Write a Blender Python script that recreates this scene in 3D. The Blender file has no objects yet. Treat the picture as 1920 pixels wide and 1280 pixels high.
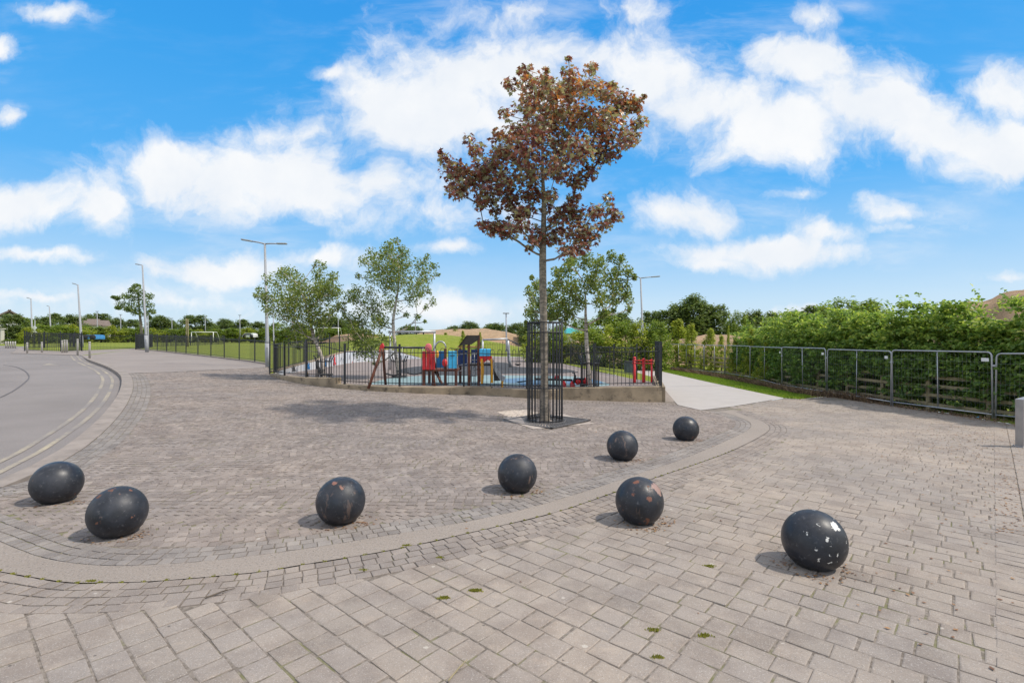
import bpy, math, random
import numpy as np
from mathutils import Vector, Matrix, geometry
random.seed(7); RNG = np.random.default_rng(7)
C = bpy.context.scene.collection
SC = bpy.context.scene
PI = math.pi

# ------------------------------------------------------------------ camera
F = 950.0; CX = 960.0; HY = 636.0; CAMZ = 1.7
cam = bpy.data.cameras.new('camera'); camo = bpy.data.objects.new('camera', cam); C.objects.link(camo)
camo.location = (0, 0, CAMZ); camo.rotation_euler = (PI/2, 0, 0)
cam.sensor_width = 36; cam.lens = 36*F/1920; cam.shift_y = -(640-HY)/1920
cam.clip_start = 0.05; cam.clip_end = 4000
SC.camera = camo

# ------------------------------------------------------------------ light
SUN_EL = math.radians(54); SUN_AZ = math.radians(100)      # azimuth measured from +Y towards +X
sdir = Vector((math.sin(SUN_AZ)*math.cos(SUN_EL), math.cos(SUN_AZ)*math.cos(SUN_EL), math.sin(SUN_EL)))
sl = bpy.data.lights.new('sun', 'SUN'); sl.energy = 2.75; sl.angle = math.radians(2.0); sl.color = (1.0, 0.92, 0.80)
so = bpy.data.objects.new('sun', sl); C.objects.link(so); so.rotation_euler = (-sdir).to_track_quat('-Z', 'Y').to_euler()
so.location = (20, -5, 30)
SC.view_settings.view_transform = 'Standard'; SC.view_settings.look = 'None'
SC.view_settings.gamma = 1; SC.view_settings.exposure = 0.49

W = bpy.data.worlds.new('World'); SC.world = W; W.use_nodes = True
nt = W.node_tree; nt.nodes.clear()
class NB:
    def __init__(s, nt): s.nt = nt
    def n(s, t, **kw):
        x = s.nt.nodes.new(t)
        for k, v in kw.items(): setattr(x, k, v)
        return x
    def put(s, sock, v):
        if hasattr(v, 'is_output') or isinstance(v, bpy.types.NodeSocket): s.nt.links.new(v, sock)
        elif v is not None: sock.default_value = v
    def math(s, op, a, b=None, c=None, clamp=False):
        x = s.n('ShaderNodeMath', operation=op, use_clamp=clamp); s.put(x.inputs[0], a)
        if b is not None: s.put(x.inputs[1], b)
        if c is not None: s.put(x.inputs[2], c)
        return x.outputs[0]
    def vm(s, op, a, b=None, c=None, out=0):
        x = s.n('ShaderNodeVectorMath', operation=op); s.put(x.inputs[0], a)
        if b is not None: s.put(x.inputs[1], b)
        if c is not None: s.put(x.inputs[2], c)
        return x.outputs[out]
    def noise(s, vec, scale, detail=4, rough=0.5, dist=0.0, out=0, dims='3D'):
        x = s.n('ShaderNodeTexNoise', noise_dimensions=dims); s.put(x.inputs['Vector'], vec)
        x.inputs['Scale'].default_value = scale; x.inputs['Detail'].default_value = detail
        x.inputs['Roughness'].default_value = rough; x.inputs['Distortion'].default_value = dist
        return x.outputs[out]
    def ramp(s, fac, stops, interp='LINEAR'):
        x = s.n('ShaderNodeValToRGB'); s.put(x.inputs[0], fac); cr = x.color_ramp; cr.interpolation = interp
        while len(cr.elements) < len(stops): cr.elements.new(0.5)
        for e, (p, c) in zip(cr.elements, stops):
            e.position = p; e.color = (c[0], c[1], c[2], 1) if not isinstance(c, (int, float)) else (c, c, c, 1)
        return x.outputs[0]
    def mix(s, fac, a, b, mode='MIX'):
        x = s.n('ShaderNodeMix', data_type='RGBA', blend_type=mode)
        s.put(x.inputs[0], fac); s.put(x.inputs[6], a if not isinstance(a, tuple) else (*a[:3], 1)); s.put(x.inputs[7], b if not isinstance(b, tuple) else (*b[:3], 1))
        return x.outputs[2]
    def maprange(s, v, a, b, c=0., d=1., smooth=True):
        x = s.n('ShaderNodeMapRange', interpolation_type='SMOOTHSTEP' if smooth else 'LINEAR')
        s.put(x.inputs[0], v)
        for i, q in enumerate((a, b, c, d)): x.inputs[i+1].default_value = q
        return x.outputs[0]

nb = NB(nt)
skyt = nb.n('ShaderNodeTexSky', sky_type='NISHITA'); skyt.sun_disc = False
skyt.sun_elevation = SUN_EL; skyt.sun_rotation = SUN_AZ; skyt.air_density = 1.0; skyt.dust_density = 0.6; skyt.ozone_density = 2.2
geo = nb.n('ShaderNodeTexCoord'); dirv = geo.outputs['Generated']
sep = nb.n('ShaderNodeSeparateXYZ'); nb.put(sep.inputs[0], dirv)
dx, dy, dz = sep.outputs
yy = nb.math('MAXIMUM', dy, 0.05)
u = nb.math('DIVIDE', dx, yy); v = nb.math('DIVIDE', dz, yy)
uvn = nb.n('ShaderNodeCombineXYZ'); nb.put(uvn.inputs[0], u); nb.put(uvn.inputs[1], v)
uv = uvn.outputs[0]
# warp the layout of the cloud banks with noise
nz = nb.noise(uv, 5.0, 6, 0.6, 0.0, out=1)
wv = nb.vm('SUBTRACT', nz, (0.5, 0.5, 0.5)); wv = nb.vm('MULTIPLY', wv, (0.16, 0.11, 0.0))
uvw = nb.vm('ADD', uv, wv)
clouds = [  # px, py, rx, ry, weight: where each bank stands in the sky
 (790,205,165,75,1),(930,140,170,70,1),(1040,95,150,45,.72),(1000,25,170,30,.38),(1210,15,80,25,.5),(710,190,85,50,.9),(880,240,120,35,.85),
 (1270,120,130,75,.72),(1350,190,150,70,.78),(1490,110,120,48,1),(1480,240,180,60,1),(1620,205,140,62,1),(1750,240,130,52,1),(1880,180,100,40,.9),
 (1870,275,120,52,1),(1590,140,80,36,.7),(1530,30,60,22,.5),
 (430,335,210,66,1),(330,310,130,45,1),(560,345,130,56,1),(700,350,170,52,.7),(800,400,130,38,.68),(540,250,90,32,.6),(620,290,100,40,.5),(620,135,42,16,.75),
 (40,385,110,38,.95),(180,385,60,34,.8),(120,14,65,18,.8),(-5,85,35,25,.9),(5,205,20,18,.8),(80,474,90,14,.85),(90,545,60,8,.6),
 (430,500,130,24,.85),(600,480,90,20,.8),(560,545,120,14,.35),(845,470,48,12,.7),(1010,400,260,40,.35),(1250,405,170,38,.6),(1420,475,180,22,.95),(1560,440,60,22,.7),(1340,490,90,18,.8),
 (1680,405,75,20,.75),(1690,432,70,14,.6),(1480,365,40,12,.5),(1500,578,60,12,.8),(1900,525,40,10,.5),(850,575,160,24,.6),(330,560,200,20,.45)]
m = None
for (px, py, rx, ry, w) in clouds:
    c = ((px-CX)/F, (HY-py)/F, 0)
    d = nb.vm('SUBTRACT', uvw, c); d = nb.vm('MULTIPLY', d, (F/rx, F/ry, 0)); l = nb.vm('LENGTH', d, out=1)
    g = nb.math('MULTIPLY_ADD', l, -w*0.8, w*1.36)           # w at the heart, 0 past the rim
    m = g if m is None else nb.math('SMOOTH_MAX', m, g, 0.25)
n1 = nb.noise(uvw, 6.0, 11, 0.63, 0.25)
n1s = nb.math('MULTIPLY', nb.math('SUBTRACT', n1, 0.5), 2.7)
dens = nb.math('ADD', m, n1s)
stream = nb.n('ShaderNodeMapping'); nb.put(stream.inputs[0], uv); stream.inputs['Rotation'].default_value = (0, 0, 0.35); stream.inputs['Scale'].default_value = (1.2, 4.5, 1)
n2 = nb.noise(stream.outputs[0], 2.2, 7, 0.62, 0.3)
wisp = nb.math('MULTIPLY', nb.maprange(n2, 0.44, 0.80, 0, 0.6), nb.maprange(m, -0.5, 0.35, 0.12, 1.0))
cl = nb.maprange(dens, 0.03, 0.98, 0, 0.98)
fac = nb.math('MAXIMUM', cl, wisp)
# unseen broken cloud added overhead and behind to soften and warm the shadows
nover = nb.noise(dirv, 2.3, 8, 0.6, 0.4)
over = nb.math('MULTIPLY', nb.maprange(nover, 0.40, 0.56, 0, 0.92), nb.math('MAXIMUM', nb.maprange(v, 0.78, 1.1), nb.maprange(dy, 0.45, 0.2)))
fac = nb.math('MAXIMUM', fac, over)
fac = nb.math('MULTIPLY', fac, nb.maprange(dz, 0.0, 0.05))
# clear sky colour: the physical sky, a little more saturated towards the zenith
skyc = nb.n('ShaderNodeHueSaturation'); nb.put(skyc.inputs['Color'], skyt.outputs[0]); skyc.inputs['Saturation'].default_value = 1.35; skyc.inputs['Value'].default_value = 1.0
elev = nb.math('DIVIDE', dz, 1.0)
tint = nb.ramp(nb.math('MAXIMUM', elev, 0.0), [(0.0, (5.0, 5.9, 6.7)), (0.07, (4.0, 5.45, 6.85)), (0.17, (2.1, 4.3, 6.85)), (0.27, (0.78, 3.35, 6.8)), (0.45, (0.36, 2.75, 6.4)), (0.6, (0.25, 2.3, 6.1)), (1.0, (0.22, 2.0, 5.4))])
base = nb.mix(0.9, skyc.outputs[0], tint)
n3 = nb.noise(uv, 4.0, 5, 0.6)
cc = nb.mix(nb.maprange(n3, 0.3, 0.7), (6.1, 6.4, 6.8), (7.0, 7.05, 7.1))
final = nb.mix(fac, base, nb.mix(over, cc, (9.3, 9.0, 8.6)))  # added unseen cloud is brighter than the visible banks, for softer shadows
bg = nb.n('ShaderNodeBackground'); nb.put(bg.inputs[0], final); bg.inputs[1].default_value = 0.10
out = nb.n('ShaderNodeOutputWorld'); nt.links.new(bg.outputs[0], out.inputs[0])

# ------------------------------------------------------------------ terrain functions
def sstep(a, b, x):
    t = np.clip((x-a)/(b-a), 0, 1); return t*t*(3-2*t)
def e(X, Y):
    X = np.asarray(X, float); Y = np.asarray(Y, float)
    left = 1.36*np.tanh(0.031*np.maximum(-X, 0)/1.36); right = -0.45*np.tanh(0.032*np.maximum(X, 0)/0.45)
    return (left+right)*sstep(3, 14, Y)
def gp(px, py, dz=0.0):
    "ground point seen at photo pixel (px,py)"
    a = (px-CX)/F; b = (py-HY)/F; Y = 10.0
    lo, hi = 0.5, 400.0
    for _ in range(50):
        Y = (lo+hi)/2
        if CAMZ-b*Y > float(e(a*Y, Y))+dz: lo = Y
        else: hi = Y
    return (a*Y, Y)
def at(px, py, Y): return Vector(((px-CX)/F*Y, Y, CAMZ-(py-HY)/F*Y))
def gz(x, y): return float(e(x, y))

# ------------------------------------------------------------------ object helpers
def tag(o, label=None, cat=None, group=None, kind=None):
    if label: o['label'] = label
    if cat: o['category'] = cat
    if group: o['group'] = group
    if kind: o['kind'] = kind
    return o
def empty(name, loc, label, cat, group=None):
    o = bpy.data.objects.new(name, None); C.objects.link(o); o.location = loc; o.empty_display_size = 0.2
    return tag(o, label, cat, group)
def copy_tree(root, label=None):
    c = root.copy(); C.objects.link(c)
    if label: c['label'] = label
    for ch in root.children:
        k = ch.copy(); C.objects.link(k); k.parent = c
        for g in ch.children:
            q = g.copy(); C.objects.link(q); q.parent = k
    return c
def mesh_np(name, V, Fc, mat, parent=None, rnd=None, smooth=False, origin=None):
    "V (n,3), Fc (m,k) all faces of k corners"
    V = np.asarray(V, float); Fc = np.asarray(Fc, np.int32)
    off = np.array(parent.location if parent is not None else (origin if origin is not None else (0, 0, 0)), float)
    me = bpy.data.meshes.new(name); me.vertices.add(len(V)); me.vertices.foreach_set('co', (V-off).astype(np.float32).ravel())
    k = Fc.shape[1]; me.loops.add(Fc.size); me.loops.foreach_set('vertex_index', Fc.ravel())
    me.polygons.add(len(Fc)); me.polygons.foreach_set('loop_start', np.arange(0, Fc.size, k, dtype=np.int32))
    me.polygons.foreach_set('loop_total', np.full(len(Fc), k, np.int32))
    me.update(calc_edges=True)
    if rnd is not None:
        at_ = me.attributes.new('rnd', 'FLOAT', 'FACE'); at_.data.foreach_set('value', np.asarray(rnd, np.float32))
    me.polygons.foreach_set('use_smooth', np.full(len(Fc), smooth))
    me.materials.append(mat); me.validate()
    o = bpy.data.objects.new(name, me); C.objects.link(o)
    if parent is not None: o.parent = parent
    elif origin is not None: o.location = origin
    return o
class MB:
    def __init__(s): s.v = []; s.f = []; s.sm = []
    def add(s, vs, fs, sm=False):
        b = len(s.v); s.v += [tuple(x) for x in vs]; s.f += [tuple(b+i for i in f) for f in fs]; s.sm += [sm]*len(fs); return s
    def box(s, c, d, rz=0.0, rx=0.0, ry=0.0, bev=0.0):
        M = Matrix.Rotation(rz, 4, 'Z') @ Matrix.Rotation(rx, 4, 'X') @ Matrix.Rotation(ry, 4, 'Y'); h = [q/2 for q in d]
        if bev <= 0:
            vs = [M @ Vector((x*h[0], y*h[1], z*h[2])) + Vector(c) for x in (-1, 1) for y in (-1, 1) for z in (-1, 1)]
            return s.add(vs, [(0,1,3,2),(4,6,7,5),(0,4,5,1),(2,3,7,6),(0,2,6,4),(1,5,7,3)])
        b = min(bev, min(h)*0.6); vs = []
        idx = {}
        for x in (-1, 1):
            for y in (-1, 1):
                for z in (-1, 1):
                    for ax in range(3):
                        p = [x*(h[0]-b), y*(h[1]-b), z*(h[2]-b)]; p[ax] = (x, y, z)[ax]*h[ax]
                        idx[(x, y, z, ax)] = len(vs); vs.append(M @ Vector(p) + Vector(c))
        I = lambda x, y, z, ax: idx[(x, y, z, ax)]
        fs = []
        for sgn in (-1, 1):
            fs.append([I(sgn, a, b_, 0) for a, b_ in ((-1,-1),(1,-1),(1,1),(-1,1))])
            fs.append([I(a, sgn, b_, 1) for a, b_ in ((-1,-1),(1,-1),(1,1),(-1,1))])
            fs.append([I(a, b_, sgn, 2) for a, b_ in ((-1,-1),(1,-1),(1,1),(-1,1))])
            for t in (-1, 1):
                fs.append([I(sgn,t,-1,0), I(sgn,t,1,0), I(sgn,t,1,1), I(sgn,t,-1,1)])
                fs.append([I(sgn,-1,t,0), I(sgn,1,t,0), I(sgn,1,t,2), I(sgn,-1,t,2)])
                fs.append([I(-1,sgn,t,1), I(1,sgn,t,1), I(1,sgn,t,2), I(-1,sgn,t,2)])
                for w in (-1, 1): fs.append([I(sgn,t,w,0), I(sgn,t,w,1), I(sgn,t,w,2)])
        return s.add(vs, fs)
    def tube(s, pts, r, n=8, caps=True):
        pts = [Vector(p) for p in pts]; rs = r if isinstance(r, (list, tuple)) else [r]*len(pts)
        vs = []; fs = []; ref = None
        for i, p in enumerate(pts):
            a = pts[max(i-1, 0)]; b = pts[min(i+1, len(pts)-1)]; t = (b-a).normalized() if (b-a).length > 1e-9 else Vector((0,0,1))
            if ref is None:
                ref = Vector((1, 0, 0)) if abs(t.x) < 0.9 else Vector((0, 1, 0))
            x = (ref - t*ref.dot(t)).normalized(); y = t.cross(x); ref = x
            for k in range(n):
                an = 2*PI*k/n; vs.append(p + x*math.cos(an)*rs[i] + y*math.sin(an)*rs[i])
        for i in range(len(pts)-1):
            for k in range(n):
                a = i*n+k; b = i*n+(k+1) % n; fs.append((a, b, b+n, a+n))
        s.add(vs, fs, True)
        if caps:
            m_ = len(s.v)-len(vs); s.f.append(tuple(m_+k for k in range(n))[::-1]); s.f.append(tuple(m_+(len(pts)-1)*n+k for k in range(n))); s.sm += [False]*2
        return s
    def lathe(s, prof, c=(0,0,0), n=24, sx=1, sy=1):
        vs = []; fs = []
        for r, z in prof:
            for k in range(n):
                a = 2*PI*k/n; vs.append((c[0]+r*sx*math.cos(a), c[1]+r*sy*math.sin(a), c[2]+z))
        for i in range(len(prof)-1):
            for k in range(n):
                a = i*n+k; b = i*n+(k+1) % n; fs.append((a, b, b+n, a+n))
        s.add(vs, fs, True); return s
    def ball(s, c, r, n=16, sz=1.0):
        return s.lathe([(max(r*math.sin(PI*i/n), 1e-4), -r*sz*math.cos(PI*i/n)) for i in range(n+1)], c, n*2)
    def prism(s, poly, y0, y1, axis='y'):
        "closed outline in the xz plane pushed from y0 to y1 (or xy plane from z0 to z1)"
        n = len(poly); f = (lambda p, t: (p[0], t, p[1])) if axis == 'y' else (lambda p, t: (p[0], p[1], t))
        vs = [f(p, y0) for p in poly]+[f(p, y1) for p in poly]
        return s.add(vs, [tuple(range(n)), tuple(range(2*n-1, n-1, -1))]+[(i, (i+1) % n, n+(i+1) % n, n+i) for i in range(n)])
    def build(s, name, mat, parent=None, origin=None):
        off = parent.location if parent is not None and parent.type == 'EMPTY' else (Vector(origin) if origin is not None else Vector((0, 0, 0)))
        if parent is not None and parent.type != 'EMPTY':
            pp = parent
            off = pp.parent.location if pp.parent is not None else pp.location
        me = bpy.data.meshes.new(name); me.from_pydata([tuple(Vector(v)-Vector(off)) for v in s.v], [], s.f)
        me.polygons.foreach_set('use_smooth', s.sm); me.materials.append(mat); me.validate(); me.update()
        o = bpy.data.objects.new(name, me); C.objects.link(o)
        if parent is not None: o.parent = parent
        elif origin is not None: o.location = origin
        return o

# ------------------------------------------------------------------ materials
MAT = {}
def newmat(name):
    m_ = bpy.data.materials.new(name); m_.use_nodes = True; t = m_.node_tree; t.nodes.clear(); b = NB(t)
    o = b.n('ShaderNodeOutputMaterial'); p = b.n('ShaderNodeBsdfPrincipled'); t.links.new(p.outputs[0], o.inputs[0])
    MAT[name] = m_; return m_, b, p, o
def simple(name, col, rough=0.6, metal=0.0, var=0.15, scale=6.0, bump=0.0, dirt=None, dirt_amt=0.5, spec=0.5):
    m_, b, p, o = newmat(name); tc = b.n('ShaderNodeTexCoord').outputs['Object']
    n_ = b.noise(tc, scale, 6, 0.6)
    c = b.mix(b.maprange(n_, 0.3, 0.7), tuple(x*(1-var) for x in col), tuple(min(1, x*(1+var)) for x in col))
    if dirt:
        d = b.noise(tc, scale*2.3, 8, 0.65); c = b.mix(b.maprange(d, 0.62-0.12*dirt_amt, 0.72, 0, 1), c, dirt)
    b.put(p.inputs['Base Color'], c); p.inputs['Roughness'].default_value = rough; p.inputs['Metallic'].default_value = metal
    p.inputs['Specular IOR Level'].default_value = spec
    if bump > 0:
        bn = b.n('ShaderNodeBump'); bn.inputs['Strength'].default_value = bump; bn.inputs['Distance'].default_value = 0.01
        b.put(bn.inputs['Height'], b.noise(tc, scale*6, 5, 0.6)); b.put(p.inputs['Normal'], bn.outputs[0])
    return m_
def stone_mat(name, stops, speck=0.25, bump=0.5, moss=0.0, stain=True):
    m_, b, p, o = newmat(name); tc = b.n('ShaderNodeTexCoord').outputs['Object']
    r = b.n('ShaderNodeAttribute', attribute_name='rnd').outputs['Fac']
    c = b.ramp(r, stops)
    big = b.noise(tc, 0.55, 5, 0.6); c = b.mix(b.maprange(big, 0.3, 0.72, 0, 1), c, b.mix(1.0, c, (1.22, 1.17, 1.10), 'MULTIPLY'))
    med = b.noise(tc, 2.6, 6, 0.65); c = b.mix(b.maprange(med, 0.42, 0.64, 0, 0.7), c, b.mix(1.0, c, (0.72, 0.70, 0.70), 'MULTIPLY'))
    md2 = b.noise(b.vm('ADD', tc, (7, 3, 0)), 7.5, 5, 0.7); c = b.mix(b.maprange(md2, 0.52, 0.70, 0, 0.5), c, b.mix(1.0, c, (1.28, 1.24, 1.18), 'MULTIPLY'))
    fine = b.noise(tc, 140, 3, 0.7); c = b.mix(b.maprange(fine, 0.55, 0.68, 0, speck), c, (0.62, 0.60, 0.57))
    fine2 = b.noise(tc, 95, 3, 0.7); c = b.mix(b.maprange(fine2, 0.56, 0.70, 0, speck), c, (0.06, 0.055, 0.05))
    if stain:
        v_ = b.n('ShaderNodeTexVoronoi'); b.put(v_.inputs['Vector'], tc); v_.inputs['Scale'].default_value = 3.3
        dd = b.math('ADD', v_.outputs['Distance'], b.math('MULTIPLY', b.math('SUBTRACT', b.noise(tc, 45, 3), 0.5), 0.10))
        c = b.mix(b.maprange(dd, 0.060, 0.035, 0, 0.55), c, (0.52, 0.48, 0.42))
        v2 = b.n('ShaderNodeTexVoronoi'); b.put(v2.inputs['Vector'], tc); v2.inputs['Scale'].default_value = 4.1
        c = b.mix(b.maprange(b.math('ADD', v2.outputs['Distance'], b.math('MULTIPLY', b.math('SUBTRACT', b.noise(tc, 60, 3), 0.5), 0.06)), 0.045, 0.03, 0, 0.6), c, (0.035, 0.032, 0.03))
    b.put(p.inputs['Base Color'], c); p.inputs['Roughness'].default_value = 0.88; p.inputs['Specular IOR Level'].default_value = 0.3
    bn = b.n('ShaderNodeBump'); bn.inputs['Strength'].default_value = bump; bn.inputs['Distance'].default_value = 0.006
    b.put(bn.inputs['Height'], b.math('ADD', b.noise(tc, 55, 5, 0.65), b.math('MULTIPLY', b.noise(tc, 14, 3, 0.5), 0.8))); b.put(p.inputs['Normal'], bn.outputs[0])
    return m_
M_block = stone_mat('concrete_blocks', [(0, (0.242, 0.210, 0.184)), (0.35, (0.272, 0.235, 0.205)), (0.7, (0.258, 0.226, 0.203)), (1, (0.290, 0.249, 0.215))], 0.36)
M_sett = stone_mat('granite_setts', [(0, (0.186, 0.160, 0.147)), (0.4, (0.216, 0.186, 0.170)), (0.8, (0.236, 0.204, 0.187)), (0.97, (0.27, 0.234, 0.213)), (0.98, (0.42, 0.37, 0.325)), (1, (0.46, 0.40, 0.35))], 0.28)
M_edge_sett = stone_mat('grey_border_setts', [(0, (0.19, 0.172, 0.162)), (0.5, (0.218, 0.198, 0.186)), (1, (0.25, 0.228, 0.213))], 0.28)
M_outer_sett = stone_mat('outer_border_setts', [(0, (0.205, 0.178, 0.162)), (0.5, (0.235, 0.204, 0.183)), (1, (0.26, 0.225, 0.20))], 0.3)
def bed_mat():
    m_, b, p, o = newmat('joint_bed'); tc = b.n('ShaderNodeTexCoord').outputs['Object']
    n_ = b.noise(tc, 30, 4, 0.6); g = b.noise(tc, 1.4, 5, 0.7); g2 = b.noise(tc, 9, 3, 0.6)
    c = b.mix(b.maprange(n_, 0.35, 0.65), (0.125, 0.104, 0.085), (0.235, 0.20, 0.17))
    c = b.mix(b.maprange(b.math('ADD', g, b.math('MULTIPLY', g2, 0.5)), 0.76, 0.90, 0, 0.7), c, (0.15, 0.15, 0.055))
    b.put(p.inputs['Base Color'], c); p.inputs['Roughness'].default_value = 1.0
    return m_
M_bed = bed_mat()
def asphalt(name, c0, c1, speck=0.3):
    m_, b, p, o = newmat(name); tc = b.n('ShaderNodeTexCoord').outputs['Object']
    big = b.noise(tc, 0.35, 5, 0.6); c = b.mix(b.maprange(big, 0.3, 0.7), c0, c1)
    f_ = b.noise(tc, 90, 3, 0.7); c = b.mix(b.maprange(f_, 0.5, 0.7, 0, speck), c, (0.4, 0.38, 0.36))
    f2 = b.noise(tc, 60, 3, 0.7); c = b.mix(b.maprange(f2, 0.52, 0.7, 0, speck), c, (0.05, 0.045, 0.045))
    b.put(p.inputs['Base Color'], c); p.inputs['Roughness'].default_value = 0.9; p.inputs['Specular IOR Level'].default_value = 0.3
    bn = b.n('ShaderNodeBump'); bn.inputs['Strength'].default_value = 0.4; bn.inputs['Distance'].default_value = 0.005
    b.put(bn.inputs['Height'], b.noise(tc, 120, 3, 0.6)); b.put(p.inputs['Normal'], bn.outputs[0]); return m_
M_road = asphalt('worn_asphalt', (0.185, 0.165, 0.155), (0.228, 0.203, 0.192))
M_band = asphalt('aggregate_band', (0.245, 0.208, 0.178), (0.295, 0.250, 0.213), 0.55)
M_apron = asphalt('brown_tarmac', (0.23, 0.195, 0.175), (0.27, 0.232, 0.208))
def slab_mat():
    m_, b, p, o = newmat('pale_concrete'); tc = b.n('ShaderNodeTexCoord').outputs['Object']
    mp = b.n('ShaderNodeMapping'); b.put(mp.inputs[0], tc); mp.inputs['Rotation'].default_value = (0, 0, -0.6); mp.inputs['Scale'].default_value = (1, 9, 1)
    c = b.mix(b.maprange(b.noise(mp.outputs[0], 2.5, 6, 0.6), 0.3, 0.7), (0.36, 0.33, 0.305), (0.43, 0.395, 0.37))
    c = b.mix(b.maprange(b.noise(tc, 0.9, 6, 0.7), 0.5, 0.7, 0, 0.5), c, (0.35, 0.32, 0.295))
    b.put(p.inputs['Base Color'], c); p.inputs['Roughness'].default_value = 0.9; return m_
M_slab = slab_mat()
def grass_mat(name, a, b_, c_, sc=1.0):
    m_, b, p, o = newmat(name); tc = b.n('ShaderNodeTexCoord').outputs['Object']
    c = b.mix(b.maprange(b.noise(tc, 0.12*sc, 6, 0.65), 0.35, 0.65), a, b_)
    c = b.mix(b.maprange(b.noise(tc, 1.7*sc, 6, 0.7), 0.42, 0.66, 0, 0.7), c, c_)
    c = b.mix(b.maprange(b.noise(tc, 22*sc, 4, 0.7), 0.4, 0.7, 0, 0.55), c, b.mix(1.0, c, (0.5, 0.55, 0.4), 'MULTIPLY'))
    b.put(p.inputs['Base Color'], c); p.inputs['Roughness'].default_value = 0.95; p.inputs['Specular IOR Level'].default_value = 0.15
    bn = b.n('ShaderNodeBump'); bn.inputs['Strength'].default_value = 0.8; bn.inputs['Distance'].default_value = 0.05
    b.put(bn.inputs['Height'], b.noise(tc, 18*sc, 5, 0.75)); b.put(p.inputs['Normal'], bn.outputs[0]); return m_
M_grass = grass_mat('mown_grass', (0.17, 0.215, 0.028), (0.225, 0.262, 0.035), (0.26, 0.27, 0.06))
M_soil = grass_mat('bare_soil', (0.36, 0.235, 0.15), (0.42, 0.29, 0.19), (0.26, 0.19, 0.12), 1.2)
M_play = asphalt('playground_pavers', (0.215, 0.175, 0.16), (0.26, 0.215, 0.195))
M_cyan = simple('pale_safety_surface', (0.21, 0.30, 0.315), 0.9, var=0.12, scale=1.5)
M_blue = simple('blue_safety_surface', (0.10, 0.19, 0.30), 0.9, var=0.12, scale=1.5)
M_rubber = simple('dark_rubber', (0.045, 0.045, 0.048), 0.9, var=0.2, scale=2)
M_wall = simple('weathered_concrete', (0.29, 0.228, 0.155), 0.92, var=0.28, scale=1.6, bump=0.7, dirt=(0.075, 0.06, 0.045), dirt_amt=0.8)
M_kerb = simple('kerb_stone', (0.25, 0.213, 0.186), 0.9, var=0.16, scale=2.5, bump=0.5, dirt=(0.15, 0.12, 0.10), dirt_amt=0.3)
M_black = simple('black_paint', (0.018, 0.020, 0.026), 0.42, var=0.25, scale=12, dirt=(0.07, 0.05, 0.04), dirt_amt=0.1)
M_galv = simple('galvanised_steel', (0.42, 0.43, 0.45), 0.45, metal=0.55, var=0.12, scale=5)
M_steel = simple('brushed_steel', (0.40, 0.38, 0.37), 0.42, metal=0.6, var=0.1, scale=4)
M_post = simple('bollard_steel', (0.46, 0.44, 0.41), 0.6, metal=0.2, var=0.12, scale=4)
M_lamp = simple('lamp_column_grey', (0.30, 0.31, 0.33), 0.6, metal=0.0, var=0.08)
M_lamphead = simple('lamp_head_grey', (0.30, 0.31, 0.32), 0.5, metal=0.3, var=0.08)
M_darkiron = simple('dark_iron', (0.030, 0.032, 0.038), 0.55, metal=0.3, var=0.3, scale=14, dirt=(0.09, 0.06, 0.045), dirt_amt=0.3)
M_grate = simple('worn_grate_iron', (0.105, 0.10, 0.10), 0.7, metal=0.2, var=0.25, scale=14)
M_wood = simple('weathered_timber', (0.27, 0.225, 0.13), 0.9, var=0.25, scale=5, bump=0.4)
M_playwood = simple('stained_play_timber', (0.13, 0.042, 0.022), 0.7, var=0.2, scale=5)
M_red = simple('red_panel', (0.62, 0.022, 0.028), 0.5, var=0.1)
M_pink = simple('coral_panel', (0.72, 0.16, 0.17), 0.5, var=0.08)
M_pblue = simple('blue_panel', (0.015, 0.17, 0.44), 0.5, var=0.1)
M_lblue = simple('light_blue_panel', (0.06, 0.48, 0.82), 0.5, var=0.08)
M_navy = simple('navy_panel', (0.010, 0.04, 0.17), 0.5, var=0.1)
M_yellow = simple('yellow_panel', (0.80, 0.38, 0.02), 0.5, var=0.08)
M_board = simple('dark_roof_board', (0.045, 0.036, 0.032), 0.7, var=0.15)
M_white = simple('white_render', (0.62, 0.62, 0.60), 0.85, var=0.06, scale=1.5)
M_house = simple('cream_render', (0.52, 0.49, 0.43), 0.85, var=0.08, scale=1.0)
M_roof = simple('brown_roof_tiles', (0.16, 0.125, 0.105), 0.85, var=0.2, scale=3)
M_teal = simple('turquoise_sheet', (0.03, 0.30, 0.31), 0.6, var=0.1)
M_glass = simple('window_glass', (0.05, 0.06, 0.07), 0.12, var=0.1)
M_vanb = simple('blue_car_paint', (0.05, 0.24, 0.52), 0.3, var=0.05)
M_vanw = simple('white_car_paint', (0.66, 0.67, 0.68), 0.35, var=0.05)
M_tyre = simple('tyre_rubber', (0.02, 0.02, 0.02), 0.8)
M_sign = simple('white_sign', (0.75, 0.75, 0.74), 0.5, var=0.05)
M_patch = simple('pale_mortar', (0.38, 0.325, 0.285), 0.95, var=0.15, scale=4, bump=0.5)
M_litter = simple('dead_leaves', (0.26, 0.13, 0.06), 0.9, var=0.5, scale=25)
M_tar = simple('tar_seam', (0.11, 0.10, 0.10), 0.8)

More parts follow.
